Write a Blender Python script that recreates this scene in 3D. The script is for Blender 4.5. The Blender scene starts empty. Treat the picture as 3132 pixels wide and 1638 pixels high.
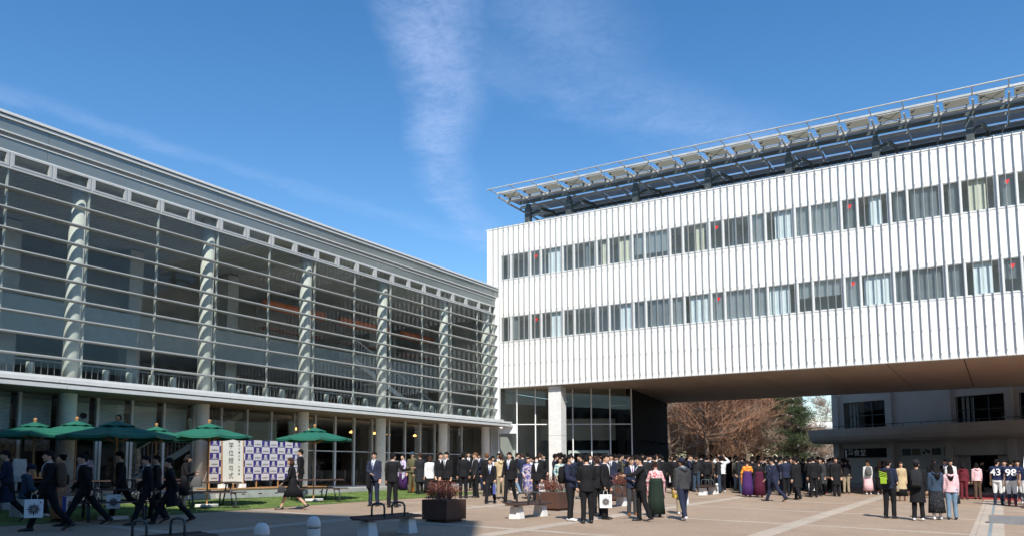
import bpy, bmesh, math, random
from mathutils import Vector, Matrix, Quaternion, noise
R = math.radians
random.seed(7)
sc = bpy.context.scene
COL = sc.collection

# ------------------------------------------------------------------ camera
CAMZ = 1.7
def gz(x, y):                       # the plaza: a gentle fall towards the camera
    return CAMZ - 1.80 - .0286 * x + .0104 * y
yaw, pitch, roll = R(30.9663), R(5.6134), R(-.23225)
fw = Vector((-math.sin(yaw) * math.cos(pitch), math.cos(yaw) * math.cos(pitch), math.sin(pitch)))
rt = Vector((math.cos(yaw), math.sin(yaw), 0))
up = rt.cross(fw)
r2 = rt * math.cos(roll) + up * math.sin(roll)
u2 = -rt * math.sin(roll) + up * math.cos(roll)
cam = bpy.data.cameras.new('camera')
cam.sensor_width = 36
cam.lens = 2481.76 / 3132 * 36
cam.shift_y = (1192.66 - 819) / 3132
cam.clip_start = .1
cam.clip_end = 3000
co = bpy.data.objects.new('camera', cam)
m3 = Matrix((r2, u2, -fw)).transposed()
co.matrix_world = Matrix.Translation((0, 0, CAMZ)) @ m3.to_4x4()
COL.objects.link(co)
sc.camera = co

# ------------------------------------------------------------------ sky and sun
SUN_AZ, SUN_EL = R(-57.6), R(47)
S = Vector((math.cos(SUN_AZ) * math.cos(SUN_EL), math.sin(SUN_AZ) * math.cos(SUN_EL), math.sin(SUN_EL)))
w = bpy.data.worlds.new('World')
sc.world = w
w.use_nodes = True
nt = w.node_tree
nt.nodes.clear()
def wn(t, **k):
    n = nt.nodes.new(t)
    for a, b in k.items():
        setattr(n, a, b)
    return n
def wl(a, b):
    nt.links.new(a, b)
def mth(op, a, b=None, c=None, clamp=False):
    n = wn('ShaderNodeMath', operation=op, use_clamp=clamp)
    for i, v in enumerate((a, b, c)):
        if v is None:
            continue
        if isinstance(v, (int, float)):
            n.inputs[i].default_value = v
        else:
            wl(v, n.inputs[i])
    return n.outputs[0]
sky = wn('ShaderNodeTexSky', sky_type='NISHITA')
sky.sun_disc = False
sky.sun_elevation = SUN_EL
sky.sun_rotation = math.atan2(S.x, S.y)
sky.altitude = 60
sky.air_density = 1.0
sky.dust_density = .12
sky.ozone_density = 1.6
tc = wn('ShaderNodeTexCoord')
sp = wn('ShaderNodeSeparateXYZ')
wl(tc.outputs['Generated'], sp.inputs[0])
zc = mth('MAXIMUM', sp.outputs[2], .06)
px_, py_ = mth('DIVIDE', sp.outputs[0], zc), mth('DIVIDE', sp.outputs[1], zc)
cb = wn('ShaderNodeCombineXYZ')
wl(px_, cb.inputs[0]); wl(py_, cb.inputs[1])
# wisps of high cirrus: bands in the plane of the clouds
nz = wn('ShaderNodeTexNoise'); nz.inputs['Scale'].default_value = 5.5; nz.inputs['Detail'].default_value = 9; nz.inputs['Roughness'].default_value = .62
nz.inputs['Distortion'].default_value = .5
wl(cb.outputs[0], nz.inputs['Vector'])
nz2 = wn('ShaderNodeTexNoise'); nz2.inputs['Scale'].default_value = 26; nz2.inputs['Detail'].default_value = 6; nz2.inputs['Roughness'].default_value = .7; nz2.inputs['Distortion'].default_value = 1.2
wl(cb.outputs[0], nz2.inputs['Vector'])
wob = mth('MULTIPLY', mth('SUBTRACT', nz.outputs[0], .5), .20)
px2, py2 = mth('ADD', px_, wob), mth('ADD', py_, mth('MULTIPLY', wob, -.6))
tot = None
for a, b, w0, w1, st in (((-.86, 1.10), (-1.22, 1.70), .15, .14, .80), ((-1.22, 1.70), (-1.454, 1.98), .14, .12, .75), ((-1.454, 1.98), (-1.68, 2.37), .12, .13, .58),
                         ((-1.68, 2.37), (-1.90, 3.0), .10, .16, .45),
                         ((-.74, 1.30), (-.86, 1.85), .20, .22, .36), ((-.86, 1.85), (-.60, 2.55), .20, .30, .38), ((-1.05, 1.55), (-.75, 2.35), .16, .2, .25),
                         ((-2.25, .9), (-2.16, 1.55), .09, .08, .30), ((-2.16, 1.55), (-1.92, 3.0), .08, .12, .20)):
    ab = (b[0] - a[0], b[1] - a[1]); l2 = ab[0] ** 2 + ab[1] ** 2
    dx, dy = mth('SUBTRACT', px2, a[0]), mth('SUBTRACT', py2, a[1])
    t = mth('DIVIDE', mth('ADD', mth('MULTIPLY', dx, ab[0]), mth('MULTIPLY', dy, ab[1])), l2, clamp=True)
    ex, ey = mth('SUBTRACT', dx, mth('MULTIPLY', t, ab[0])), mth('SUBTRACT', dy, mth('MULTIPLY', t, ab[1]))
    d = mth('SQRT', mth('ADD', mth('MULTIPLY', ex, ex), mth('MULTIPLY', ey, ey)))
    wd = mth('MULTIPLY_ADD', t, w1 - w0, w0)
    q = mth('SUBTRACT', 1.0, mth('DIVIDE', d, wd), clamp=True)
    q = mth('MULTIPLY', mth('SMOOTH_MIN', mth('MULTIPLY', mth('POWER', q, 1.25), 1.5), 1.0, .4), st)
    tot = q if tot is None else mth('MAXIMUM', tot, q)
tex = mth('MULTIPLY', mth('SUBTRACT', mth('ADD', nz.outputs[0], mth('MULTIPLY', nz2.outputs[0], .6)), .42), 1.7, clamp=True)
cf = mth('MULTIPLY', mth('MULTIPLY', tot, tex), .44, clamp=True)
mx = wn('ShaderNodeMix', data_type='RGBA')
hs = wn('ShaderNodeHueSaturation'); hs.inputs['Saturation'].default_value = 1.30; hs.inputs['Value'].default_value = 1.0
wl(sky.outputs[0], hs.inputs['Color'])
wl(cf, mx.inputs[0]); wl(hs.outputs[0], mx.inputs[6]); mx.inputs[7].default_value = (4.4, 5.2, 7.4, 1)
bg = wn('ShaderNodeBackground'); bg.inputs[1].default_value = .138
wl(mx.outputs[2], bg.inputs[0])
ow = wn('ShaderNodeOutputWorld'); wl(bg.outputs[0], ow.inputs[0])

sl = bpy.data.lights.new('sun', 'SUN'); sl.energy = 4.6; sl.angle = R(.5); sl.color = (1, .95, .87)
so = bpy.data.objects.new('sun', sl); so.rotation_euler = (-S).to_track_quat('-Z', 'Y').to_euler(); COL.objects.link(so)
sc.view_settings.view_transform = 'Standard'; sc.view_settings.look = 'None'
sc.view_settings.exposure = .34; sc.view_settings.gamma = 1
sc.cycles.max_bounces = 8; sc.cycles.transparent_max_bounces = 24
sc.cycles.glossy_bounces = 4; sc.cycles.diffuse_bounces = 5

# ------------------------------------------------------------------ materials
def mat(name, col, rough=.6, metal=0, var=.0, vscale=3.0, bump=0, bscale=40, spec=.5, col2=None, emit=0, obj=True, stretch=None):
    m = bpy.data.materials.new(name); m.use_nodes = True
    t = m.node_tree; p = t.nodes['Principled BSDF']
    p.inputs['Base Color'].default_value = (*col, 1); p.inputs['Roughness'].default_value = rough
    p.inputs['Metallic'].default_value = metal; p.inputs['Specular IOR Level'].default_value = spec
    c = t.nodes.new('ShaderNodeTexCoord')
    vec = c.outputs['Object']
    if stretch:
        mp = t.nodes.new('ShaderNodeMapping'); mp.inputs['Scale'].default_value = stretch
        t.links.new(vec, mp.inputs[0]); vec = mp.outputs[0]
    if var or col2:
        n = t.nodes.new('ShaderNodeTexNoise'); n.inputs['Scale'].default_value = vscale; n.inputs['Detail'].default_value = 6
        n.inputs['Roughness'].default_value = .65
        t.links.new(vec, n.inputs['Vector'])
        r_ = t.nodes.new('ShaderNodeValToRGB')
        c1 = tuple(max(0, x * (1 - var)) for x in col) if col2 is None else col
        c2 = tuple(min(1, x * (1 + var)) for x in col) if col2 is None else col2
        r_.color_ramp.elements[0].position = .33; r_.color_ramp.elements[0].color = (*c1, 1)
        r_.color_ramp.elements[1].position = .67; r_.color_ramp.elements[1].color = (*c2, 1)
        t.links.new(n.outputs[0], r_.inputs[0]); t.links.new(r_.outputs[0], p.inputs['Base Color'])
    if bump:
        n = t.nodes.new('ShaderNodeTexNoise'); n.inputs['Scale'].default_value = bscale; n.inputs['Detail'].default_value = 4
        t.links.new(vec, n.inputs['Vector'])
        b = t.nodes.new('ShaderNodeBump'); b.inputs['Strength'].default_value = bump; b.inputs['Distance'].default_value = .02
        t.links.new(n.outputs[0], b.inputs['Height']); t.links.new(b.outputs[0], p.inputs['Normal'])
    if emit:
        p.inputs['Emission Color'].default_value = (*col, 1); p.inputs['Emission Strength'].default_value = emit
    return m
def glass(name, tint=(.75, .8, .8), base=.06, rough=.0, gain=1.0):
    m = bpy.data.materials.new(name); m.use_nodes = True
    t = m.node_tree; t.nodes.clear()
    tr = t.nodes.new('ShaderNodeBsdfTransparent'); tr.inputs[0].default_value = (*tint, 1)
    gl = t.nodes.new('ShaderNodeBsdfGlossy'); gl.inputs['Roughness'].default_value = rough; gl.inputs[0].default_value = (.95, .98, 1, 1)
    ge = t.nodes.new('ShaderNodeNewGeometry'); dt = t.nodes.new('ShaderNodeVectorMath'); dt.operation = 'DOT_PRODUCT'
    t.links.new(ge.outputs['Normal'], dt.inputs[0]); t.links.new(ge.outputs['Incoming'], dt.inputs[1])
    def mm(op, a, b=None, c=None):
        n = t.nodes.new('ShaderNodeMath'); n.operation = op
        for i, v in enumerate((a, b, c)):
            if v is None: continue
            if isinstance(v, (int, float)): n.inputs[i].default_value = v
            else: t.links.new(v, n.inputs[i])
        return n
    sch = mm('POWER', mm('SUBTRACT', 1.0, mm('ABSOLUTE', dt.outputs['Value']).outputs[0]).outputs[0], 4.6)   # grazing-angle reflectance
    ma = mm('MULTIPLY_ADD', sch.outputs[0], .8 * gain, base); ma.use_clamp = True
    mi = t.nodes.new('ShaderNodeMixShader'); t.links.new(ma.outputs[0], mi.inputs[0]); t.links.new(tr.outputs[0], mi.inputs[1]); t.links.new(gl.outputs[0], mi.inputs[2])
    o = t.nodes.new('ShaderNodeOutputMaterial'); t.links.new(mi.outputs[0], o.inputs[0])
    return m
MT = {}
MT['white'] = mat('white_metal_panel', (.87, .87, .845), .45, var=.045, vscale=1.7, stretch=(1, 1, .12))
MT['fin'] = mat('fin_metal', (.38, .39, .375), .4, .2)
MT['trim'] = mat('painted_trim', (.66, .67, .65), .45, var=.05)
MT['steel'] = mat('galvanised_steel', (.47, .48, .46), .5, .1, var=.18, vscale=2)
MT['dsteel'] = mat('dark_steel', (.07, .085, .085), .5, .3, var=.2)
MT['grey'] = mat('grey_paint', (.33, .35, .35), .5, var=.08)
MT['fascia'] = mat('fascia_panel', (.25, .28, .27), .22, .35, var=.07, vscale=.8)
MT['conc'] = mat('fair_concrete', (.60, .60, .58), .8, var=.08, vscale=1.2, bump=.15, bscale=14)
MT['lconc'] = mat('light_concrete', (.76, .755, .72), .75, var=.07, vscale=6, bump=.2, bscale=30)
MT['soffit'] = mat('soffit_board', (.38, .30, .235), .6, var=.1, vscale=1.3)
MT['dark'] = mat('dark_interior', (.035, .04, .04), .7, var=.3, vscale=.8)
MT['black'] = mat('black_panel', (.014, .016, .018), .9, var=.3, spec=.15)
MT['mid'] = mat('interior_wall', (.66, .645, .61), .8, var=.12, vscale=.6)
MT['frost'] = mat('frosted_balustrade', (.42, .48, .51), .4, var=.08)
MT['rib'] = mat('ceiling_rib', (.50, .52, .53), .6)
MT['orange'] = mat('orange_duct', (.88, .20, .05), .5, var=.15)
MT['lframe'] = mat('satin_frame', (.46, .475, .465), .45, var=.06, vscale=2)
MT['glass'] = glass('hall_glass', (.90, .92, .90), .022, gain=.95)
MT['wglass'] = glass('office_glass', (.90, .93, .94), .02, gain=.7)
MT['lglass'] = glass('lobby_glass', (.88, .91, .90), .018, gain=.7)
MT['green'] = mat('umbrella_canvas', (.010, .125, .082), .75, var=.12, vscale=2, bump=.1)
MT['wood'] = mat('varnished_wood', (.45, .24, .10), .5, var=.15, vscale=5)
MT['brown'] = mat('brown_slats', (.075, .045, .038), .55, var=.2, vscale=8, bump=.2, bscale=30)
MT['corten'] = mat('rust_brown_steel', (.085, .040, .028), .6, var=.18, vscale=3)
MT['red'] = mat('red_marker', (.75, .03, .03), .5)
MT['carpet'] = mat('red_carpet', (.36, .035, .03), .9, var=.1)
MT['blind'] = mat('window_blind', (.84, .88, .86), .7, var=.05)
MT['curtain'] = mat('cream_curtain', (.74, .70, .54), .8, var=.06)
MT['gblind'] = mat('grey_blind', (.60, .63, .62), .7, var=.08)
MT['lilac'] = mat('white_frame', (.66, .68, .68), .4, var=.03)
MT['shutter'] = mat('roller_shutter', (.74, .77, .77), .5, .2, var=.06)
MT['lamp'] = mat('lamp_glow', (1, .45, .12), .4, emit=4)
MT['tube'] = mat('white_cylinder', (.62, .66, .62), .5, var=.06)
MT['rubble'] = mat('concrete_planter', (.42, .43, .43), .8, var=.1, vscale=6, bump=.2)

# ground materials --------------------------------------------------------
def ground_mat(name, c1, c2, scale=220, big=.5, joint=None, bigv=.15):
    m = bpy.data.materials.new(name); m.use_nodes = True
    t = m.node_tree; p = t.nodes['Principled BSDF']; p.inputs['Roughness'].default_value = .85
    c = t.nodes.new('ShaderNodeTexCoord')
    n = t.nodes.new('ShaderNodeTexNoise'); n.inputs['Scale'].default_value = scale; n.inputs['Detail'].default_value = 3
    t.links.new(c.outputs['Object'], n.inputs['Vector'])
    r_ = t.nodes.new('ShaderNodeValToRGB'); r_.color_ramp.elements[0].position = .36; r_.color_ramp.elements[1].position = .64
    r_.color_ramp.elements[0].color = (*c1, 1); r_.color_ramp.elements[1].color = (*c2, 1)
    t.links.new(n.outputs[0], r_.inputs[0])
    n2 = t.nodes.new('ShaderNodeTexNoise'); n2.inputs['Scale'].default_value = big; n2.inputs['Detail'].default_value = 7; n2.inputs['Roughness'].default_value = .7
    t.links.new(c.outputs['Object'], n2.inputs['Vector'])
    mr = t.nodes.new('ShaderNodeMapRange'); mr.inputs[1].default_value = .3; mr.inputs[2].default_value = .7; mr.inputs[3].default_value = 1 - bigv; mr.inputs[4].default_value = 1 + bigv
    t.links.new(n2.outputs[0], mr.inputs[0])
    v = t.nodes.new('ShaderNodeVectorMath'); v.operation = 'SCALE'
    t.links.new(r_.outputs[0], v.inputs[0]); t.links.new(mr.outputs[0], v.inputs['Scale'])
    out = v.outputs[0]
    if joint:
        br = t.nodes.new('ShaderNodeTexBrick'); br.offset = joint[2]; br.inputs['Scale'].default_value = 1
        br.inputs['Brick Width'].default_value = joint[0]; br.inputs['Row Height'].default_value = joint[1]; br.inputs['Mortar Size'].default_value = .008
        br.inputs['Color1'].default_value = (1, 1, 1, 1); br.inputs['Color2'].default_value = (.94, .94, .94, 1); br.inputs['Mortar'].default_value = (.62, .6, .58, 1)
        t.links.new(c.outputs['Object'], br.inputs['Vector'])
        mm = t.nodes.new('ShaderNodeMix'); mm.data_type = 'RGBA'; mm.blend_type = 'MULTIPLY'; mm.inputs[0].default_value = 1
        t.links.new(out, mm.inputs[6]); t.links.new(br.outputs[0], mm.inputs[7]); out = mm.outputs[2]
    t.links.new(out, p.inputs['Base Color'])
    b = t.nodes.new('ShaderNodeBump'); b.inputs['Strength'].default_value = .25; b.inputs['Distance'].default_value = .01
    t.links.new(n.outputs[0], b.inputs['Height']); t.links.new(b.outputs[0], p.inputs['Normal'])
    return m
MT['paving'] = ground_mat('brown_aggregate_paving', (.19, .130, .087), (.47, .350, .250), 70, .45)
MT['band'] = ground_mat('pale_paving_band', (.33, .27, .21), (.57, .48, .385), 70, .6, joint=(.6, .3, 0))
MT['turf'] = ground_mat('artificial_turf', (.07, .11, .025), (.17, .24, .07), 60, .7, bigv=.35)
MT['floor'] = ground_mat('terrace_floor', (.36, .35, .33), (.46, .45, .42), 60, .7)
MT['drain'] = ground_mat('drain_cover', (.16, .19, .2), (.26, .3, .31), 90, .7)
MT['earth'] = ground_mat('park_ground', (.10, .08, .05), (.2, .15, .09), 3, .2)

# ------------------------------------------------------------------ mesh builder
class MB:
    def __init__(s): s.v = []; s.f = []; s.mi = []
    def add(s, vs, fs, mi=0):
        o = len(s.v); s.v += [tuple(v) for v in vs]; s.f += [tuple(i + o for i in f) for f in fs]; s.mi += [mi] * len(fs)
        return s
    def box(s, x0, x1, y0, y1, z0, z1, mi=0):
        return s.add([(x0, y0, z0), (x1, y0, z0), (x1, y1, z0), (x0, y1, z0), (x0, y0, z1), (x1, y0, z1), (x1, y1, z1), (x0, y1, z1)],
                     [(0, 3, 2, 1), (4, 5, 6, 7), (0, 1, 5, 4), (1, 2, 6, 5), (2, 3, 7, 6), (3, 0, 4, 7)], mi)
    def obox(s, p, ax, ay, az, mi=0):     # centre p and three half-extent vectors
        p, ax, ay, az = map(Vector, (p, ax, ay, az)); vs = []
        for k in (-1, 1):
            for i, j in ((-1, -1), (1, -1), (1, 1), (-1, 1)):
                vs.append(p + ax * i + ay * j + az * k)
        return s.add(vs, [(0, 3, 2, 1), (4, 5, 6, 7), (0, 1, 5, 4), (1, 2, 6, 5), (2, 3, 7, 6), (3, 0, 4, 7)], mi)
    def tube(s, pts, rad, n=6, mi=0, cap=True, flat=None):
        pts = [Vector(p) for p in pts]; rs = rad if isinstance(rad, (list, tuple)) else [rad] * len(pts)
        o = len(s.v); ref = None
        for i, p in enumerate(pts):
            d = (pts[min(i + 1, len(pts) - 1)] - pts[max(i - 1, 0)])
            d = d.normalized() if d.length > 1e-9 else Vector((0, 0, 1))
            if ref is None:
                ref = Vector((1, 0, 0)) if abs(d.x) < .9 else Vector((0, 1, 0))
            a = (ref - d * ref.dot(d)); a = a.normalized() if a.length > 1e-6 else d.orthogonal().normalized(); ref = a; b = d.cross(a)
            r_ = rs[i]; ra, rb = (r_ if isinstance(r_, (list, tuple)) else (r_, r_))
            for k in range(n):
                t = 2 * math.pi * k / n
                s.v.append(tuple(p + a * (ra * math.cos(t)) + b * (rb * math.sin(t))))
        for i in range(len(pts) - 1):
            for k in range(n):
                s.f.append((o + i * n + k, o + i * n + (k + 1) % n, o + (i + 1) * n + (k + 1) % n, o + (i + 1) * n + k)); s.mi.append(mi)
        if cap:
            s.f.append(tuple(o + k for k in range(n - 1, -1, -1))); s.mi.append(mi)
            e = o + (len(pts) - 1) * n; s.f.append(tuple(e + k for k in range(n))); s.mi.append(mi)
        return s
    def lathe(s, prof, n=16, c=(0, 0, 0), mi=0):
        o = len(s.v)
        for r_, z in prof:
            for k in range(n):
                t = 2 * math.pi * k / n; s.v.append((c[0] + r_ * math.cos(t), c[1] + r_ * math.sin(t), c[2] + z))
        for i in range(len(prof) - 1):
            for k in range(n):
                s.f.append((o + i * n + k, o + i * n + (k + 1) % n, o + (i + 1) * n + (k + 1) % n, o + (i + 1) * n + k)); s.mi.append(mi)
        s.f.append(tuple(o + k for k in range(n - 1, -1, -1))); s.mi.append(mi)
        e = o + (len(prof) - 1) * n; s.f.append(tuple(e + k for k in range(n))); s.mi.append(mi)
        return s
    def rings(s, rings, mi=0, cap=True):
        n = len(rings[0]); o = len(s.v)
        for r_ in rings: s.v += [tuple(v) for v in r_]
        for i in range(len(rings) - 1):
            for k in range(n):
                s.f.append((o + i * n + k, o + i * n + (k + 1) % n, o + (i + 1) * n + (k + 1) % n, o + (i + 1) * n + k)); s.mi.append(mi)
        if cap:
            s.f.append(tuple(o + k for k in range(n - 1, -1, -1))); s.mi.append(mi)
            e = o + (len(rings) - 1) * n; s.f.append(tuple(e + k for k in range(n))); s.mi.append(mi)
        return s
    def mesh(s, name, mats):
        me = bpy.data.meshes.new(name); me.from_pydata(s.v, [], s.f)
        for m in (mats if isinstance(mats, (list, tuple)) else [mats]): me.materials.append(MT[m] if isinstance(m, str) else m)
        if any(s.mi): me.polygons.foreach_set('material_index', s.mi)
        me.validate(); me.update(); return me
    def build(s, name, mats, parent=None, smooth=False, bev=0, loc=None, rz=None):
        me = s.mesh(name, mats)
        if smooth: me.polygons.foreach_set('use_smooth', [True] * len(me.polygons)); me.update()
        o = bpy.data.objects.new(name, me); COL.objects.link(o); o.parent = parent
        if loc: o.location = loc
        if rz is not None: o.rotation_euler = (0, 0, rz)
        if bev:
            b = o.modifiers.new('bevel', 'BEVEL'); b.width = bev; b.segments = 2; b.limit_method = 'ANGLE'
        return o
def tag(o, label=None, cat=None, group=None, kind=None):
    if label: o['label'] = label
    if cat: o['category'] = cat
    if group: o['group'] = group
    if kind: o['kind'] = kind
    return o
def thing(name, label, cat, loc=(0, 0, 0), rz=0, group=None):
    o = bpy.data.objects.new(name, None); COL.objects.link(o); o.location = loc; o.rotation_euler = (0, 0, rz); o.empty_display_size = .2
    return tag(o, label, cat, group)
def copy_tree(o, parent=None):
    c = o.copy(); COL.objects.link(c); c.parent = parent
    for ch in o.children: copy_tree(ch, c)
    return c
def place_copy(src, loc, rz, label, group=None, scale=None):
    c = copy_tree(src); c.location = loc; c.rotation_euler = (0, 0, rz); c['label'] = label
    if group: c['group'] = group
    if scale: c.scale = scale
    return c
def text_mesh(body, size, mats='black', align='CENTER', off=0):
    cu = bpy.data.curves.new('lettering', 'FONT'); cu.body = body; cu.size = size; cu.align_x = align; cu.align_y = 'CENTER'; cu.extrude = .001; cu.offset = off
    o = bpy.data.objects.new('lettering', cu); COL.objects.link(o)
    me = bpy.data.meshes.new_from_object(o.evaluated_get(bpy.context.evaluated_depsgraph_get()))
    bpy.data.objects.remove(o); me.materials.clear(); me.materials.append(MT[mats]); return me
def text_obj(name, body, size, parent, loc, rot, m='black'):
    o = bpy.data.objects.new(name, text_mesh(body, size, m)); COL.objects.link(o); o.parent = parent; o.location = loc; o.rotation_euler = rot
    return o
def translucent(name, c, f=.45):
    m = mat(name, c, .6, var=.05); t = m.node_tree; o = t.nodes['Material Output']; tr = t.nodes.new('ShaderNodeBsdfTranslucent'); tr.inputs[0].default_value = (*c, 1)
    mi = t.nodes.new('ShaderNodeMixShader'); mi.inputs[0].default_value = f; t.links.new(t.nodes['Principled BSDF'].outputs[0], mi.inputs[1]); t.links.new(tr.outputs[0], mi.inputs[2]); t.links.new(mi.outputs[0], o.inputs[0]); return m
# ------------------------------------------------------------------ ground
def sheet(name, x0, x1, y0, y1, m, dz=0, nx=1, ny=1, kind='structure'):
    b = MB(); vs = []; fs = []
    for j in range(ny + 1):
        for i in range(nx + 1):
            x = x0 + (x1 - x0) * i / nx; y = y0 + (y1 - y0) * j / ny; vs.append((x, y, gz(x, y) + dz))
    for j in range(ny):
        for i in range(nx):
            a = j * (nx + 1) + i; fs.append((a, a + 1, a + nx + 2, a + nx + 1))
    b.add(vs, fs); o = b.build(name, m)
    return tag(o, kind=kind)
g = MB()                                            # far land, level, meeting the plaza's edges
ring = [(-30, -30), (26, -30), (26, 66), (-30, 66)]
far = [(-1500, -1500), (1500, -1500), (1500, 1500), (-1500, 1500)]
vs = [(x, y, gz(x, y) - .01) for x, y in ring] + [(x, y, .7 if y > 0 else -.6) for x, y in far]
g.add(vs, [(0, 4, 5, 1), (1, 5, 6, 2), (2, 6, 7, 3), (3, 7, 4, 0)])
tag(g.build('ground', 'earth'), kind='structure')
sheet('plaza_paving', -30, 26, -30, 66, 'paving', 0)
b = MB()
def strip(x0, x1, y0, y1, dz):
    b.add([(x, y, gz(x, y) + dz) for x, y in ((x0, y0), (x1, y0), (x1, y1), (x0, y1))], [(0, 1, 2, 3)])
for x0, x1 in ((-14.6, -14.15), (-9.72, -9.30), (-4.92, -4.46), (-.72, -.365), (-.285, -.02), (4.3, 4.75)):
    strip(x0, x1, -8, 44, .004)
xs = [(-18.6, -14.6), (-14.15, -9.72), (-9.30, -4.92), (-4.46, -.72), (-.02, 4.3), (4.75, 12)]
for y in (-.2, 5.3, 10.8, 16.1, 21.95, 27.35, 32.8, 38.3):
    for x0, x1 in xs: strip(x0, x1, y + .03, y + .33, .004)
tag(b.build('pale_paving_bands', 'band'), kind='structure')
b = MB(); strip(-.365, -.285, -8, 44, .006); tag(b.build('drain_channel', 'drain'), kind='structure')
b = MB(); strip(-2.1, 3.6, 41.3, 46.2, .012); tag(b.build('red_carpet', 'carpet'), 'red carpet laid before the dark auditorium doorway', 'carpet')
sheet('turf', -23.2, -18.7, 4, 29.3, 'turf', .012, 10, 40)
# grass blades that give the turf its nap
b = MB(); rr = random.Random(3)
for i in range(42000):
    y = 9 + 20.2 * rr.random() ** .8; x = -23.1 + 4.35 * rr.random(); z = gz(x, y) + .012; h = .018 + .022 * rr.random(); a = rr.random() * 6.28
    dx, dy = math.cos(a) * .008, math.sin(a) * .008
    b.add([(x - dx, y - dy, z), (x + dx, y + dy, z), (x + rr.uniform(-.012, .012), y + rr.uniform(-.012, .012), z + h)], [(0, 1, 2)])
tag(b.build('turf_blades', mat('turf_blade', (.14, .21, .05), .7, var=.5, vscale=1.2)), kind='stuff')

# ------------------------------------------------------------------ glass hall on the left
XF = -24.0
PY0, PITCH = 13.16, 1.2245
FL = 1.0                                            # terrace level
H = thing('glass_hall', 'long glass fronted hall with grey louvres and round columns along the left side', 'building', (XF, 20, FL))
def part(b, name, m, parent=H, **k):
    o = b.build(name, m, parent, **k)
    p = parent
    while p is not None and p.parent is not None: p = p.parent
    if p is not None: o.matrix_parent_inverse = Matrix.Identity(4)
    off = Vector((0, 0, 0)); q = parent
    while q is not None: off += q.location; q = q.parent
    o.location = Vector(k.get('loc', (0, 0, 0))) - off if 'loc' not in k else Vector(k['loc']) - off
    return o
YA, YB = 2.0, 38.36
mull = [PY0 + PITCH * i for i in range(-9, 21)]
part(MB().box(-42, -23.0, YA, 40.5, .5, FL), 'terrace', 'floor')
part(MB().box(XF - .05, XF + .16, YA, YB, 11.90, 11.98), 'roof_cap', 'lilac')
part(MB().box(XF - .03, XF + .12, YA, YB, 11.78, 11.86), 'gutter', 'trim')
part(MB().box(XF - .06, XF + .04, YA, YB, 11.86, 11.90), 'cap_gap', 'dsteel')
for i in range(-4, 9):
    y0 = 13.0 + 3.06 * i; y1 = min(y0 + 3.05, YB)
    if y0 < YA: continue
    if y0 < YB: part(MB().box(XF - .05, XF + .06, y0, y1, 11.42, 11.775), 'fascia_panel', 'fascia')
    if y0 < YB: part(MB().box(XF - .05, XF + .02, y0, y1, 10.90, 11.24), 'fascia_panel', 'fascia')
part(MB().box(XF - .05, XF + .10, YA, YB, 11.385, 11.42), 'rail', 'trim')
part(MB().box(XF - .05, XF - .01, YA, YB, 11.24, 11.385), 'recess', 'grey')
part(MB().box(XF - .05, XF + .05, YA, YB, 11.245, 11.275), 'rail', 'trim')
part(MB().box(XF - .04, XF + .06, YA, YB, 10.36, 10.43), 'sill_rail', 'lframe')
part(MB().box(XF - .04, XF + .03, YA, YB, 10.86, 10.90), 'head_rail', 'trim')
for i in range(len(mull) - 1):
    y0, y1 = mull[i] + .03, mull[i + 1] - .03
    if y1 > 38.2: continue
    f_ = MB(); t_ = .055
    f_.box(XF - .03, XF + .07, y0, y1, 10.435, 10.435 + t_); f_.box(XF - .03, XF + .07, y0, y1, 10.80, 10.855)
    f_.box(XF - .03, XF + .068, y0, y0 + .085, 10.435 + t_, 10.80); f_.box(XF - .03, XF + .068, y1 - .085, y1, 10.435 + t_, 10.80)
    fo = part(f_, 'clerestory_window', 'lframe')
    part(MB().box(XF + .0, XF + .008, y0 + .085, y1 - .085, 10.49, 10.80), 'pane', 'glass', parent=fo)
    part(MB().box(XF - .03, XF + .05, y1 + .002, y1 + .058, 10.435, 10.855), 'clerestory_post', 'lframe')
for z in (9.78, 9.19, 8.60, 8.01, 7.445, 6.86, 6.275, 5.675, 5.075):
    l = MB()
    l.add([(XF + .02, YA, z - .03), (XF + .02, YA, z + .02), (XF + .17, YA, z + .035), (XF + .19, YA, z - .0), (XF + .17, YA, z - .02),
           (XF + .02, YB, z - .03), (XF + .02, YB, z + .02), (XF + .17, YB, z + .035), (XF + .19, YB, z - .0), (XF + .17, YB, z - .02)],
          [(0, 1, 2, 3, 4), (9, 8, 7, 6, 5), (0, 5, 6, 1), (1, 6, 7, 2), (2, 7, 8, 3), (3, 8, 9, 4), (4, 9, 5, 0)])
    part(l, 'louvre_blade', 'fin')
for i, y in enumerate(mull):
    if y > 38.2 or y < YA: continue
    if i % 2 == 0: part(MB().box(XF - .10, XF - .02, y - .02, y + .02, 4.5, 10.36), 'upper_mullion', 'trim')
part(MB().box(XF - .012, XF, YA, YB, 4.5, 10.36), 'upper_glazing', 'glass')
part(MB().box(XF - .1, XF + .24, 38.16, 38.34, 4.47, 11.36), 'end_post', 'white')
# round columns run from terrace to roof
CY = [14.3 + 4.9 * i for i in range(-2, 5)] + [37.9]
for y in CY:
    c_ = MB().lathe([(.235, FL), (.235, 10.9)], 28, (-24.48, y, 0)); part(c_, 'column', 'lconc', smooth=True)
for y in (15.2, 20.1, 25.0, 29.9, 34.8, 39.7):
    part(MB().box(-30.6, -30.0, y - .3, y + .3, FL, 10.9), 'inner_column', 'conc')
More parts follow.
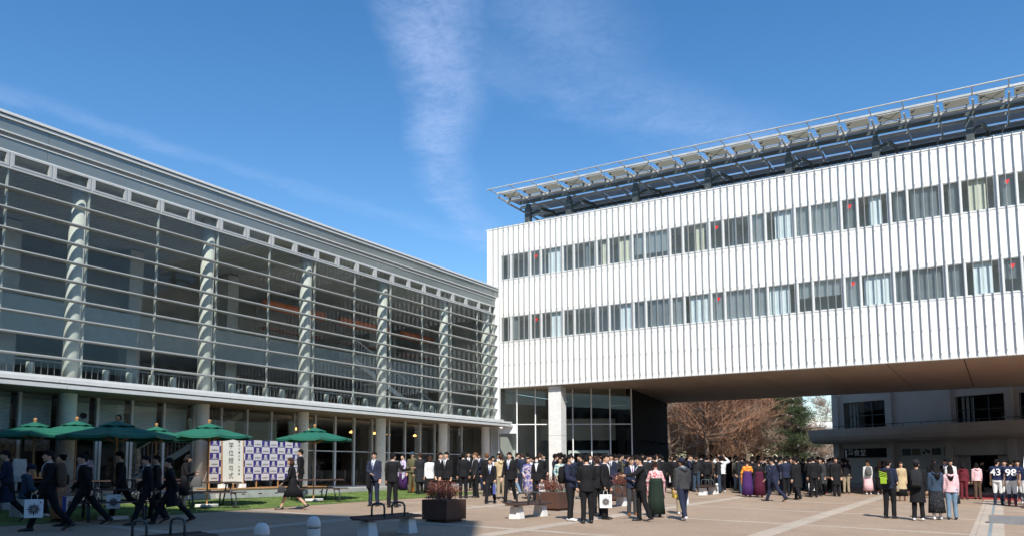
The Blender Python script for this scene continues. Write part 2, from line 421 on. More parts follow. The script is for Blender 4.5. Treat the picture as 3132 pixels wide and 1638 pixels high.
# canopy ledge
part(MB().box(-24.25, -23.42, YA, 38.15, 4.40, 4.485), 'ledge_top', 'trim')
for i in range(-5, 9):
    y0 = 13.35 + 3.06 * i; y1 = y0 + 3.04
    if y0 > 38: continue
    y1 = min(y1, 38.9)
    part(MB().box(-23.6, -23.33, y0, y1, 4.295, 4.40), 'ledge_panel', 'trim')
    part(MB().box(-23.6, -23.24, y0 + .18, min(y1 + .18, 39.3), 4.12, 4.235), 'ledge_panel', 'trim')
part(MB().box(-24.9, -23.40, YA, 38.3, 4.235, 4.295), 'ledge_gap', 'dsteel')
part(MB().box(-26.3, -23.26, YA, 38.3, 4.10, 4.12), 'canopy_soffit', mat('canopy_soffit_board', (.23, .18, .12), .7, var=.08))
# ground floor glazing, set back
XG = -25.05
for i in range(len(mull) - 1):
    y0, y1 = mull[i], mull[i + 1]
    if y1 < 4: continue
    part(MB().box(XG - .1, XG + .02, y0 - .045, y0 + .045, FL, 4.10), 'ground_mullion', 'trim')
    part(MB().box(XG - .01, XG, y0 + .045, y1 - .045, FL + .05, 4.06), 'glass_panel', 'lglass')
    part(MB().box(XG - .07, XG + .01, y0 + .045, y1 - .045, FL, FL + .05), 'bottom_rail', 'trim')
    if y0 > 20: part(MB().box(XG - .06, XG + .006, y0 + .045, y1 - .045, 2.55, 2.59), 'transom', 'trim')
    if y0 < 19.2:
        sh = MB()
        for k in range(19):
            z = 3.93 - k * .062
            sh.add([(XG - .13, y0 + .1, z), (XG - .10, y0 + .1, z - .03), (XG - .13, y0 + .1, z - .062), (XG - .13, y1 - .22, z), (XG - .10, y1 - .22, z - .03), (XG - .13, y1 - .22, z - .062)],
                   [(0, 1, 4, 3), (1, 2, 5, 4)])
        part(sh, 'roller_shutter', 'shutter')
        part(MB().box(XG - .3, XG - .1, y0 + .1, y1 - .22, 3.93, 4.08), 'shutter_box', 'grey')
        if i in (10, 11, 14):
            part(MB().tube([(XG - .1, y0 + .8, 3.5), (XG - .06, y0 + .8, 3.5)], .1, 16), 'air_vent', 'black')
# hall interior
part(MB().box(-42.2, -42, YA, 41, FL, 11.8), 'inner_wall', 'mid')
part(MB().box(-34.2, -34.0, YA, 41, 7.9, 10.9), 'inner_wall', 'mid')
part(MB().box(-42, XF - .1, YA, 41, 10.92, 11.0), 'ceiling', 'mid')
rb = MB()
for k in range(46):
    x = -24.6 - k * .2; rb.box(x - .05, x, YA, 41, 10.72, 10.8)
part(rb, 'ceiling_slats', 'rib')
part(MB().box(-34, -29.1, YA, 41, 6.75, 6.95), 'gallery_floor', 'grey')
part(MB().box(-29.1, -29.0, YA, 41, 6.55, 7.85), 'gallery_front', 'frost')
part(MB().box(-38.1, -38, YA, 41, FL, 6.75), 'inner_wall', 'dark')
part(MB().box(-42, -24.3, YA, 41, 4.12, 4.25), 'upper_floor', 'mid')
part(MB().box(-42, -24.3, YA - .1, YA, FL, 11.9), 'end_wall', 'mid')
part(MB().box(-42, -24.3, 41, 41.1, FL, 11.9), 'end_wall', 'mid')
part(MB().box(-42.2, -24.0, YA, 41.1, 11.80, 11.9), 'roof', 'grey')
rl = MB()
for k in range(150):
    y = 6 + k * .21; rl.box(-25.92, -25.9, y, y + .013, 4.25, 5.2)
rl.box(-25.94, -25.88, 6, 37.5, 5.2, 5.24)
part(rl, 'balustrade', 'grey')
for y0, y1 in ((25.6, 29.4), (30.6, 34.4), (35.6, 38.4)):
    part(MB().tube([(-28.6, y0, 9.35), (-28.6, y1, 9.35)], .22, 14), 'orange_duct', 'orange', smooth=True)
    part(MB().box(-28.9, -28.5, y0, y1, 8.2, 8.3), 'duct_shelf', mat('orange_shelf', (.20, .05, .02), .6))
def stair(y0, y1, z0, z1, x0):
    st = MB(); n = 16
    for k in range(n):
        y = y0 + (y1 - y0) * k / n; z = z0 + (z1 - z0) * k / n; dy = (y1 - y0) / n
        st.box(x0 - 1.4, x0, min(y, y + dy), max(y, y + dy), z, z + .06)
        st.box(x0 - .03, x0, y - .012, y + .012, z, z + .95); st.box(x0 - .03, x0, y + dy * .5 - .012, y + dy * .5 + .012, z, z + 1.05)
    st.obox((x0 - .02, (y0 + y1) / 2, (z0 + z1) / 2 + 1.0), (.03, 0, 0), (0, (y1 - y0) / 2, (z1 - z0) / 2), (0, 0, .03))
    st.obox((x0 - .02, (y0 + y1) / 2, (z0 + z1) / 2 - .08), (.03, 0, 0), (0, (y1 - y0) / 2, (z1 - z0) / 2), (0, 0, .13))
    part(st, 'staircase', 'lilac')
stair(17.6, 22.8, 1.2, 4.1, -26.6)
stair(36.6, 29.6, 4.3, 7.2, -26.8)
b = MB()
for k in range(60):
    y = 20 + k * .3; x = -31 - (k % 3) * .7; b.box(x - .2, x + .2, y, y + .12, FL, FL + .75)
part(b, 'cafe_furniture', 'mid')
# pendant lamps glowing inside the ground floor
for y in (25.0, 25.7, 28.6, 30.3, 31.4, 33.6):
    part(MB().lathe([(.02, .1), (.09, .04), (.10, 0), (.02, -.02)], 12), 'pendant_lamp', 'lamp', loc=(-27.0, y + 1.2, 3.55))
# white cylinders standing on the upper sill
first = None
for i, y in enumerate([13.2, 14.0] + [15.6 + .84 * k for k in range(27)]):
    if abs(((y - 14.3 + 2.45) % 4.9) - 2.45) < .42: continue
    b = MB().lathe([(.115, 0), (.115, .36), (.105, .38)], 16); 
    if first is None:
        o = b.build('sill_light', 'tube', smooth=False); first = o
        tag(o, 'small white cylinder light on the sill behind the upper glazing of the hall', 'sill light', 'white cylinder lights along the hall sill')
    else: o = first.copy(); COL.objects.link(o)
    o.location = (-24.72, y, 4.58); o.scale = (.9, .9, 1.05)
# notices, cafe posters on the near ground floor glass
pm = mat('cafe_poster', (.32, .26, .2), .5, col2=(.10, .07, .05), vscale=9)
for y0, z0, z1, mm in ((11.5, 2.0, 3.0, pm), (12.5, 2.1, 2.95, pm), (11.1, 1.5, 1.95, mat('notice_paper', (.5, .52, .5), .7, var=.15, vscale=12)), (13.35, 2.35, 2.9, pm)):
    part(MB().box(XG + .005, XG + .015, y0, y0 + .75, z0, z1), 'window_poster', mm)
part(MB().box(XG - .02, XG + .03, 15.7, 16.7, FL, 3.1, 0), 'door', 'lglass')
d_ = MB(); d_.box(XG + .03, XG + .07, 15.66, 15.74, FL, 3.1); d_.box(XG + .03, XG + .07, 16.62, 16.7, FL, 3.1); d_.box(XG + .03, XG + .07, 15.74, 16.62, 3.02, 3.1); d_.box(XG + .03, XG + .07, 15.74, 16.62, FL, FL + .1)
part(d_, 'door_frame', 'trim')

# ------------------------------------------------------------------ white office building across the plaza
FY, FP = 38.44, .3383
W = thing('white_office_building', 'white office building raised over the plaza with closely spaced vertical fins', 'building', (-20, 38.4, .9))
def wpart(b, name, m, parent=None, **k): return part(b, name, m, parent or W, **k)
XL, XR = -24.70, 9.0
ZB, W1, W2, W3, W4, ZT = 6.26, 8.87, 10.28, 12.41, 13.82, 15.40
for z0, z1 in ((ZB + .06, W1 - .05), (W2, W3 - .05), (W4, ZT)):
    x = XL
    seg = 0
    while x < XR:
        x1 = min(x + 4.06, XR) if seg else -24.25 + 12 * FP - FP / 2
        wpart(MB().box(x, x1 - .004, FY, FY + .12, z0, z1), 'facade_panel', 'white'); x = x1; seg += 1
wpart(MB().box(XL, -23.78, FY, FY + .12, W1 - .05, W2), 'facade_panel', 'white')
wpart(MB().box(XL, -23.78, FY, FY + .12, W3 - .05, W4), 'facade_panel', 'white')
wpart(MB().box(XL, XL + .12, FY + .12, 52.9, ZB, ZT), 'side_wall', 'white')
wpart(MB().box(XL, XR, 52.9, 53.0, ZB, ZT), 'rear_wall', 'white')
wpart(MB().box(XR - .1, XR, FY + .12, 52.9, ZB, ZT), 'side_wall', 'white')
wpart(MB().box(XL - .04, XR, FY - .03, FY + .25, ZT, ZT + .05), 'parapet_cap', 'white')
wpart(MB().box(XL + .12, XR - .1, FY + .25, 52.9, ZT - .25, ZT - .12), 'roof', 'grey')
wpart(MB().box(-24.2, XR, FY - .10, FY + .2, ZB, ZB + .055), 'bottom_trim', 'trim')
k = 0; fin0 = None
while -24.25 + k * FP < XR - .3 and k < 98:
    x = -24.25 + k * FP
    zb = ZB if k > 1 else 9.0
    if k < 2:
        wpart(MB().box(x - .009, x + .009, FY - .122, FY - .012, 10.35, ZT + .10), 'fin', 'fin')
    elif fin0 is None:
        b = MB().box(-.009, .009, FY - .122, FY - .012, ZB, ZT + .10)
        for z in (ZT - .15, W4 + .12, W3 - .22, W2 + .12, W1 - .22, 7.55, ZB + .25): b.box(.0085, .03, FY - .06, FY - .004, z - .04, z + .04)
        fin0 = wpart(b, 'fin', 'fin'); fin0.location.x += x; f0x = x
    else:
        c = fin0.copy(); COL.objects.link(c); c.location.x = fin0.location.x + (x - f0x)
    k += 1
rw = random.Random(11)
TRI = {0, 5, 8, 11}
def window(x0, x1, z0, z1, bl, tri=False):
    f_ = MB(); y0, y1 = FY + .02, FY + .10; t_ = .035
    f_.box(x0, x1, y0, y1, z1 - t_, z1); f_.box(x0, x1, y0, y1, z0 + .002, z0 + t_)
    f_.box(x0, x0 + t_, y0, y1, z0 + t_, z1 - t_); f_.box(x1 - t_, x1, y0, y1, z0 + t_, z1 - t_)
    fo = wpart(f_, 'window', 'lilac')
    wpart(MB().box(x0 + t_, x1 - t_, FY + .06, FY + .066, z0 + t_, z1 - t_), 'pane', 'wglass', parent=fo)
    if bl:
        kind, fr0, fr1, hz = bl
        xa, xb = x0 + t_ + (x1 - x0 - 2 * t_) * fr0, x0 + t_ + (x1 - x0 - 2 * t_) * fr1
        q = MB()
        if kind == 'curtain':
            n = max(3, int((xb - xa) / .09)); r0 = []
            for j in range(n + 1): r0.append((xa + (xb - xa) * j / n, FY + .17 + (.02 if j % 2 else 0)))
            for j in range(n): q.add([(*r0[j], z0 + .05), (*r0[j + 1], z0 + .05), (*r0[j + 1], z1 - .04), (*r0[j], z1 - .04)], [(0, 1, 2, 3)])
            wpart(q, 'curtain', 'curtain' if rw.random() < .4 else 'blind', parent=fo)
        else:
            zz = z1 - .04; zl = z1 - (z1 - z0) * hz
            while zz - .05 > zl:
                q.add([(xa, FY + .16, zz), (xb, FY + .16, zz), (xb, FY + .185, zz - .045), (xa, FY + .185, zz - .045)], [(0, 1, 2, 3)]); zz -= .05
            wpart(q, 'blind', kind, parent=fo)
    if tri:
        cx_ = (x0 + x1) / 2 + .02; zc_ = z1 - .36
        wpart(MB().add([(cx_ - .10, FY + .045, zc_ + .1), (cx_ + .10, FY + .045, zc_ + .1), (cx_, FY + .045, zc_ - .1), (cx_ - .10, FY + .052, zc_ + .1), (cx_ + .10, FY + .052, zc_ + .1), (cx_, FY + .052, zc_ - .1)],
                       [(0, 2, 1), (3, 4, 5), (0, 1, 4, 3), (1, 2, 5, 4), (2, 0, 3, 5)]), 'red_access_marker', 'red', parent=fo)
for z0, z1, up_ in ((W1, W2, 0), (W3, W4, 1)):
    window(-23.77, -23.15, z0, z1, None); window(-23.08, -21.97, z0, z1, ('gblind', .02, .4, .95) if not up_ else None)
    wpart(MB().box(-23.14, -23.09, FY + .01, FY + .10, z0, z1), 'window_post', 'lilac')
    for k in range(16):
        xa = -21.88 + 2.031 * k
        if xa + 2 > XR: break
        wpart(MB().box(xa - .085, xa + .035, FY + .005, FY + .11, z0, z1), 'window_post', 'lilac')
        wpart(MB().box(xa + .665, xa + .715, FY + .01, FY + .10, z0, z1), 'window_post', 'lilac')
        def rb_(side):
            if up_:
                tb = {0: (None, ('curtain', .3, 1, 1)), 1: (None, ('gblind', .5, .75, 1)), 2: (('curtain', .4, .8, 1), ('curtain', .45, 1, 1)), 3: (('blind', .05, .95, .8), ('blind', 0, 1, .8)),
                      4: (None, ('curtain', .5, .85, 1)), 5: (None, ('gblind', .3, .5, 1)), 6: (('blind', 0, 1, 1), ('curtain', .3, 1, 1)), 7: (('blind', 0, 1, 1), ('blind', 0, 1, 1)),
                      8: (('gblind', .1, 1, 1), ('curtain', .35, .8, 1)), 9: (('gblind', .1, .9, 1), ('gblind', .05, .95, 1)), 10: (('gblind', .3, 1, 1), ('curtain', .2, .75, 1)), 11: (('gblind', .1, 1, 1), ('gblind', .2, .8, 1))}
            else:
                tb = {0: (None, ('curtain', .45, 1, 1)), 1: (None, None), 2: (None, ('curtain', .4, 1, 1)), 3: (('gblind', .1, .9, 1), ('gblind', .1, 1, 1)), 4: (('blind', 0, 1, 1), ('curtain', .2, 1, 1)),
                      5: (('blind', 0, 1, 1), ('blind', 0, 1, 1)), 6: (('blind', 0, 1, 1), ('curtain', 0, .8, 1)), 7: (('blind', 0, 1, .55), ('blind', 0, 1, .55)), 8: (('blind', 0, 1, 1), ('curtain', .05, 1, 1)),
                      9: (('gblind', 0, 1, 1), ('gblind', 0, 1, 1)), 10: (('gblind', 0, 1, 1), ('curtain', .2, .8, 1)), 11: (('gblind', 0, 1, .6), ('gblind', 0, 1, .6))}
            return tb.get(k, (('blind', 0, 1, .8), ('curtain', .3, 1, 1)))[side]
        window(xa + .035, xa + .665, z0, z1, rb_(0), k in TRI)
        window(xa + .715, xa + 1.946, z0, z1, rb_(1))
    wpart(MB().box(-23.78, XR, FY - .02, FY + .14, z0 - .05, z0 - .004), 'window_sill', 'trim')
    wpart(MB().box(XL + .2, XR - .1, FY + 1.5, FY + 1.6, z0 - .6, z1 + .6), 'room_wall', 'lilac')
    wpart(MB().box(XL + .2, XR - .1, FY + .14, FY + 1.5, z1 + .02, z1 + .12), 'room_ceiling', 'mid')
    wpart(MB().box(XL + .2, XR - .1, FY + .14, FY + 1.5, z0 - .5, z0 - .4), 'room_floor', 'mid')
# soffit with panel joints
xs_ = [XL, -22.1, -19.08, -16.06, -13.05, -10.03, -7.02, -4.06, -1.1, 1.9, 4.9, XR]
for a_, c_ in zip(xs_, xs_[1:]):
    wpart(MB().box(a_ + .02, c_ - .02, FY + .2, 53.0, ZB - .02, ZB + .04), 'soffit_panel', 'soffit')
wpart(MB().box(XL, XR, FY + .2, 53.0, ZB + .04, ZB + .1), 'soffit_backing', 'black')
# concrete pier
wpart(MB().box(-20.88, -20.12, 38.62, 39.25, .5, ZB - .03), 'pier', 'lconc', bev=.015)
wpart(MB().box(-20.885, -20.115, 38.615, 39.255, 3.55, 3.565), 'pier_joint', 'grey')
# lobby glazing turned towards the plaza
A, Bp = Vector((-23.95, 38.46, 0)), Vector((-17.6, 42.32, 0))
du = (Bp - A).normalized(); dn = Vector((du.y, -du.x, 0)); LL = (Bp - A).length
def seg(s0, s1, z0, z1, w0, w1, name, m, parent=None):
    b = MB(); c_ = A + du * ((s0 + s1) / 2) + dn * ((w0 + w1) / 2) + Vector((0, 0, (z0 + z1) / 2))
    b.obox(c_, du * ((s1 - s0) / 2), dn * ((w1 - w0) / 2), (0, 0, (z1 - z0) / 2)); return wpart(b, name, m, parent)
ms = [0.0, 1.02, 2.05, 3.09, 4.14, 5.18, 6.23, LL]
for i, s_ in enumerate(ms):
    seg(s_ - .03, s_ + .03, .7, ZB - .02, -.08, .05, 'lobby_mullion', 'white')
    if i < len(ms) - 1:
        e = ms[i + 1]
        seg(s_ + .03, e - .03, .75, ZB - .02, -.02, -.01, 'lobby_pane', 'lglass')
        for z in (4.25, 1.9 if i > 3 else 1.2): seg(s_ + .03, e - .03, z - .025, z + .025, -.05, .03, 'lobby_transom', 'white')
seg(.03, 1.0, 3.75, 4.22, -.04, .02, 'lobby_spandrel', 'white')
seg(.2, LL - .2, 3.55, 4.9, -5.5, -5.4, 'lobby_inner_wall', 'conc')
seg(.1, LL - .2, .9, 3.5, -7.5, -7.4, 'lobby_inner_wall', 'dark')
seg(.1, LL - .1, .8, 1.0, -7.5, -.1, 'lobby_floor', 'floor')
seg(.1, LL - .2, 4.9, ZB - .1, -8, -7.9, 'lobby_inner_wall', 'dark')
seg(4.0, 6.2, .95, 1.0, -1.2, -.3, 'lobby_mat', 'dark')
seg(3.9, 4.0, 1.0, 2.65, -.5, -.4, 'door_frame', 'trim'); seg(6.1, 6.2, 1.0, 2.65, -.5, -.4, 'door_frame', 'trim'); seg(3.9, 6.2, 2.65, 2.8, -.5, -.4, 'door_frame', 'trim')
# dark clad flank of the lobby block
b = MB(); p0, p1 = Bp, Vector((-19.4, 52.95, 0)); d_ = (p1 - p0); n_ = Vector((-d_.y, d_.x, 0)).normalized()
b.obox((p0 + p1) / 2 + n_ * .15 + Vector((0, 0, 3.45)), d_ / 2, n_ * .15, (0, 0, 2.78)); wpart(b, 'dark_side_wall', 'black')
b = MB(); b.box(-24.6, -19.4, 52.6, 52.9, .7, 6.2); wpart(b, 'lobby_rear_wall', 'black')
wpart(MB().box(-24.75, -24.55, 38.6, 52.6, .7, 6.2), 'lobby_side_wall', 'mid')

# ------------------------------------------------------------------ rooftop solar canopy
C = thing('rooftop_solar_canopy', 'steel canopy of tilted solar panels on the roof of the white building', 'canopy', (-20, 40.4, ZT))
def cpart(b, name, m, **k): return part(b, name, m, C, **k)
X0, XE = -24.55, 9.0; ZC = 17.62
cpart(MB().tube([(X0 - .15, 38.4, 17.82), (XE, 38.4, 17.82)], .035, 8), 'edge_rail', 'steel')
for y, z, h in ((39.3, 17.84, .05), (40.4, 17.66, .06), (42.0, 17.7, .05), (43.6, 17.7, .05), (45.2, 17.7, .05)):
    cpart(MB().box(X0, XE, y - .05, y + .05, z - h, z + h), 'purlin', 'steel')
for y in (40.45, 43.4, 46.4): cpart(MB().box(X0 + .9, XE, y - .06, y + .06, 17.34, 17.50), 'main_beam', 'dsteel')
k = 0
while X0 + k * 1.352 < XE:
    x = X0 + k * 1.352
    b = MB(); b.tube([(x, 38.4, 17.82), (x, 39.3, 17.86)], .03, 6); b.box(x - .04, x + .04, 39.35, 40.35, 17.62, 17.70); b.box(x - .04, x + .04, 40.45, 47, 17.56, 17.64)
    cpart(b, 'rafter', 'steel')
    if x + 1.3 < XE:
        b = MB(); ang = R(-2)
        c_ = Vector((x + .70, 39.86, 17.80)); b.obox(c_, (.50, 0, 0), (0, .40 * math.cos(ang), .36 * math.sin(ang)), (0, -.014 * math.sin(ang), .014 * math.cos(ang)))
        o = cpart(b, 'solar_panel', translucent('panel_backsheet', (.62, .60, .52), .35) if k == 0 else bpy.data.materials['panel_backsheet'])
        b = MB(); b.box(x + .26, x + .36, 39.62, 39.7, 17.715, 17.74); b.tube([(x + .31, 39.6, 17.72), (x + .42, 39.5, 17.7), (x + .45, 39.38, 17.72)], .012, 5)
        cpart(b, 'junction_box', 'black')
        for xx in (x + .3, x + 1.1): cpart(MB().box(xx - .012, xx + .012, 40.15, 40.38, 17.70, 17.86), 'panel_clamp', 'dsteel')
        for j in range(4):
            yy = 41.2 + j * 1.5; b = MB(); c_ = Vector((x + .66, yy, 17.86))
            b.obox(c_, (.65, 0, 0), (0, .71 * math.cos(R(3)), .71 * math.sin(R(3))), (0, 0, .02)); cpart(b, 'solar_panel', 'solar') if False else cpart(b, 'solar_panel', bpy.data.materials.get('solar_underside') or translucent('solar_underside', (.34, .40, .48), .3))
    k += 1
for x in (-23.1, -20.4, -16.33, -12.3, -8.22, -4.26, -.4, 3.7, 7.7):
    b = MB(); b.box(x - .16, x + .16, 40.30, 40.62, ZT - .12, 17.0); b.box(x - .10, x + .10, 40.34, 40.58, 17.0, 17.26); cpart(b, 'support_column', 'dsteel')
    b = MB(); b.box(x - .10, x + .10, 43.3, 43.5, ZT - .12, 17.26); cpart(b, 'support_column', 'dsteel')
    b = MB(); b.tube([(x + .12, 40.6, 16.7), (x + .5, 41.2, 17.1), (x + .7, 42.2, 17.2), (x + .7, 43.3, 16.9)], .09, 8); cpart(b, 'bracing_arm', 'dsteel')
for k in range(0, 24, 3):
    x = X0 + k * 1.352
    if x + 1.35 < XE:
        cpart(MB().tube([(x + .1, 39.35, 17.8), (x + 1.25, 40.35, 17.62)], .012, 5), 'brace_rod', 'dsteel'); cpart(MB().tube([(x + 1.25, 39.35, 17.78), (x + .1, 40.35, 17.60)], .012, 5), 'brace_rod', 'dsteel')
for z in (15.75, 16.15, 16.6): cpart(MB().tube([(-23.2, 41.6, z), (XE, 41.6, z)], .05, 6), 'roof_pipe', 'steel')

# ------------------------------------------------------------------ auditorium behind, turned to the plaza
P0 = Vector((-9.868, 60, 0)); au = Vector((.888, -.46, 0)).normalized(); an = Vector((-.46, -.888, 0)).normalized()
U = thing('auditorium', 'shaded grey concrete auditorium with a curved balcony under the raised building', 'building', (-3, 57, .8))
mconc = mat('warm_grey_concrete', (.43, .41, .375), .8, var=.10, vscale=.8, bump=.1)  # warm grey concrete base with slight random mottling
def ab(s0, s1, w0, w1, z0, z1, name, m, parent=U, **k):
    b = MB(); b.obox(P0 + au * ((s0 + s1) / 2) + an * ((w0 + w1) / 2) + Vector((0, 0, (z0 + z1) / 2)), au * ((s1 - s0) / 2), an * ((w1 - w0) / 2), (0, 0, (z1 - z0) / 2))
    return part(b, name, m, parent, **k)
wn_ = [(.8, 3.97, 4.3, 6.22), (8.6, 11.5, 4.3, 6.05), (12.25, 14.6, 4.3, 6.0)]
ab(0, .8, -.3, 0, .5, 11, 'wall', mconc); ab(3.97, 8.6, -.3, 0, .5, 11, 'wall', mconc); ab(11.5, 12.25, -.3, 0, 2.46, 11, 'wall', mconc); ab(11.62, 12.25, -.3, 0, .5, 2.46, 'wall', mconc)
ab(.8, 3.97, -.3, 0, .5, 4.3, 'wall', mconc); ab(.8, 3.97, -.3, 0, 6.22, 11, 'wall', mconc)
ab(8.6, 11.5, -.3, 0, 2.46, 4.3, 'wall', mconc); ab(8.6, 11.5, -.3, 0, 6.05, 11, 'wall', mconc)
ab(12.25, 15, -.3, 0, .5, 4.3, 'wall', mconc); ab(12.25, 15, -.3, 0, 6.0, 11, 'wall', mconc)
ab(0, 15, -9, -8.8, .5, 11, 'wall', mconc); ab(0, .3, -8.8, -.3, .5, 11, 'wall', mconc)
ab(0, 15, -8.8, 0, 11, 11.2, 'roof', 'grey')
for s0, s1, z0, z1 in wn_:
    fo = ab(s0, s1, -.22, -.18, z0, z1, 'window', 'lglass')
    for q in range(4):
        s_ = s0 + (s1 - s0) * q / 3; ab(max(s0, s_ - .03), min(s1, s_ + .03), -.17, -.12, z0, z1, 'frame', 'dsteel', parent=fo)
    ab(s0 + .061, s1 - .061, -.165, -.125, (z0 + z1) / 2, (z0 + z1) / 2 + .05, 'frame', 'dsteel', parent=fo)
    for q in range(3): ab(s0 + .12 + q * .28, s0 + .26 + q * .28, -.6, -.55, z0, z1 - .05, 'curtain', 'gblind', parent=fo)
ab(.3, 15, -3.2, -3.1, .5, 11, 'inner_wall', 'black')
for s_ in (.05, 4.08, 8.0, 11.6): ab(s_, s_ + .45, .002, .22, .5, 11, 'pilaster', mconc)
# curved balcony
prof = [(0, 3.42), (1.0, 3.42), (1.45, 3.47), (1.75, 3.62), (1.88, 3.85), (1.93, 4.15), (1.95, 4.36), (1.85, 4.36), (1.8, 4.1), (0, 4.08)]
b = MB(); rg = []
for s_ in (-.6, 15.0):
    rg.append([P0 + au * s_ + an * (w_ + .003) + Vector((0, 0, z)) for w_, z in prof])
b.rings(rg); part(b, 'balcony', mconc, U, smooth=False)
b = MB()
b.tube([P0 + au * -.6 + an * 1.9 + Vector((0, 0, 4.52)), P0 + au * 15 + an * 1.9 + Vector((0, 0, 4.52))], .025, 6)
for q in range(14): b.tube([P0 + au * (-.5 + q * 1.15) + an * 1.9 + Vector((0, 0, 4.36)), P0 + au * (-.5 + q * 1.15) + an * 1.9 + Vector((0, 0, 4.52))], .02, 5)
part(b, 'balcony_rail', 'dsteel', U)
# doorway
ab(8.42, 9.2, -.28, -.2, .7, 2.45, 'door_leaf', mconc); ab(10.85, 11.6, -.28, -.2, .7, 2.45, 'door_leaf', mconc)
ab(8.4, 11.62, .01, .04, 2.44, 2.48, 'door_head', 'black')
# signs on the wall
rot = (math.pi / 2, 0, math.atan2(au.y, au.x))
def at(s_, w_, z): return P0 + au * s_ + an * w_ + Vector((0, 0, z))
so_ = thing('canteen_sign', 'dark canteen sign board with white characters under the balcony', 'sign', at(2.35, .03, 2.45))
b = MB(); b.obox((0, 0, .31), au * 1.58, an * .03, (0, 0, .30)); b.build('board', 'black', so_)
b = MB(); b.obox(au * -1.42 + Vector((0, 0, .31)) + an * .035, au * .07, an * .004, (0, 0, .24)); b.build('white_strip', 'white', so_)
text_obj('lettering', '食堂', .48, so_, au * -.35 + an * .034 + Vector((0, 0, .31)), rot, 'white')
text_obj('lettering', '学生\n会館', .2, so_, au * -1.05 + an * .034 + Vector((0, 0, .38)), rot, 'white')
sn = thing('notice_case', 'long framed notice case beside the canteen sign on the shaded wall', 'notice board', at(6.3, .03, 2.48))
b = MB(); b.obox((0, 0, .27), au * 1.5, an * .03, (0, 0, .27)); b.build('frame', 'grey', sn)
for q, mm in ((-.95, 'dark'), (-.3, mat('notice_olive', (.10, .10, .06), .7, var=.3)), (.35, 'grey'), (1.02, 'dark')):
    b = MB(); b.obox(au * q + an * .032 + Vector((0, 0, .27)), au * .29, an * .004, (0, 0, .21)); b.build('notice', mm, sn)
b = MB()
for q, z, r_ in ((.22, .22, .09), (.36, .37, .07)): b.tube([au * q + an * .037 + Vector((0, 0, z)), au * q + an * .041 + Vector((0, 0, z))], r_, 12)
b.obox(au * .52 + an * .039 + Vector((0, 0, .28)), au * .09, an * .003, (0, 0, .09)); b.build('notice_print', 'black', sn)

# ------------------------------------------------------------------ tall building behind the photographer (casts the foreground shadow)
TC = Vector((2.36, -4.34, 0))
T = thing('tall_building', 'tall pale concrete building behind the viewpoint whose shadow crosses the near paving', 'building', TC, R(15))
ZTOP = .41 + 26 * math.tan(SUN_EL)
MB().box(-36, 0, -20, 0, -1, ZTOP).build('wall', mconc, T)
for fz in range(8):
    for q in range(9):
        x = -34 + q * 3.7; MB().box(x, x + 2.2, 0, .04, 1 + fz * 3.7, 3.1 + fz * 3.7).build('window', 'wglass', T)
for nm, lb, l_, dx, dy, hh in (('reflected_side_block', 'long unseen concrete block added right of the plaza for the glass to reflect', (34, -18, -.8), 14, 80, 13), ('reflected_rear_block', 'low unseen concrete block added behind the viewpoint for the lobby glass to reflect', (6, -36, -.8), 38, 14, 12)):
    K = thing(nm, lb, 'building', l_)  # unseen blocks, added so the glazing mirrors walls instead of low sky
    MB().box(0, dx, 0, dy, 0, hh).build('wall', mconc, K)
    for fz in range(3):
        for q in range(int(max(dx, dy) / 4)):
            if dy > dx: MB().box(-.04, 0, 1 + q * 4, 3.6 + q * 4, 1.2 + fz * 4, 3.2 + fz * 4).build('window', 'dark', K)
            else: MB().box(1 + q * 4, 3.6 + q * 4, dy, dy + .04, 1.2 + fz * 4, 3.2 + fz * 4).build('window', 'dark', K)

# ------------------------------------------------------------------ far buildings
b_ = thing('distant_tower', 'far white tower with a dark corner rising above the pine', 'building', (-40, 150, 0))
def fp(px, D):                                       # ground point at forward depth D towards picture column px
    return Vector((0, 0, 0)) + (fw.to_2d().to_3d().normalized() * D) + rt * ((px - 1566) / 2494 * D)
p = fp(2424, 160)
for q, (o_, w_, m_, nm) in enumerate(((-1.1, 1.2, 'white', 'wall'), (.95, .8, 'dsteel', 'dark_corner'))):
    b = MB(); b.obox(rt * o_ + Vector((0, 0, 13)), rt * w_, Vector((-.5, .85, 0)) * 2, (0, 0, 13)); oo = b.build(nm, m_, b_)
for z in range(8):
    b = MB(); b.obox(rt * -1.1 + Vector((0, 0, 11 + z * 1.6)) - Vector((-.515, .857, 0)) * 2.1, rt * .8, Vector((0, .05, 0)), (0, 0, .3)); b.build('window', 'dark', b_)
b_.location = (p.x, p.y, .7)
b_ = thing('low_white_building', 'low white building with a flat parapet behind the pine tree', 'building', (0, 0, 0))
p = fp(2560, 100); b_.location = (p.x, p.y, .7)
fd = Vector((-.515, .857, 0))
b = MB(); b.obox(Vector((0, 0, 3.3)), rt * 5.5, fd * 3, (0, 0, 2.5)); b.build('wall', 'conc', b_)
b = MB(); b.obox(Vector((0, 0, 6.2)), rt * 5.7, fd * 3.2, (0, 0, .35)); b.build('parapet', 'white', b_)
for q in range(6):
    b = MB(); b.obox(rt * (-4.6 + q * 1.8) - fd * 3.02 + Vector((0, 0, 3.6)), rt * .6, fd * .03, (0, 0, .7)); b.build('window', 'dark', b_)
b_ = thing('white_hut', 'small white walled hut glimpsed between the bare trees', 'building', (0, 0, 0)); p = fp(2500, 85); b_.location = (p.x, p.y, .7)
b = MB(); b.obox(Vector((0, 0, 1.7)), rt * 2.4, fd * 1.5, (0, 0, 1.7)); b.build('wall', 'white', b_)
b = MB(); b.obox(Vector((0, 0, 3.5)), rt * 2.7, fd * 1.8, (0, 0, .12)); b.build('roof', 'grey', b_)

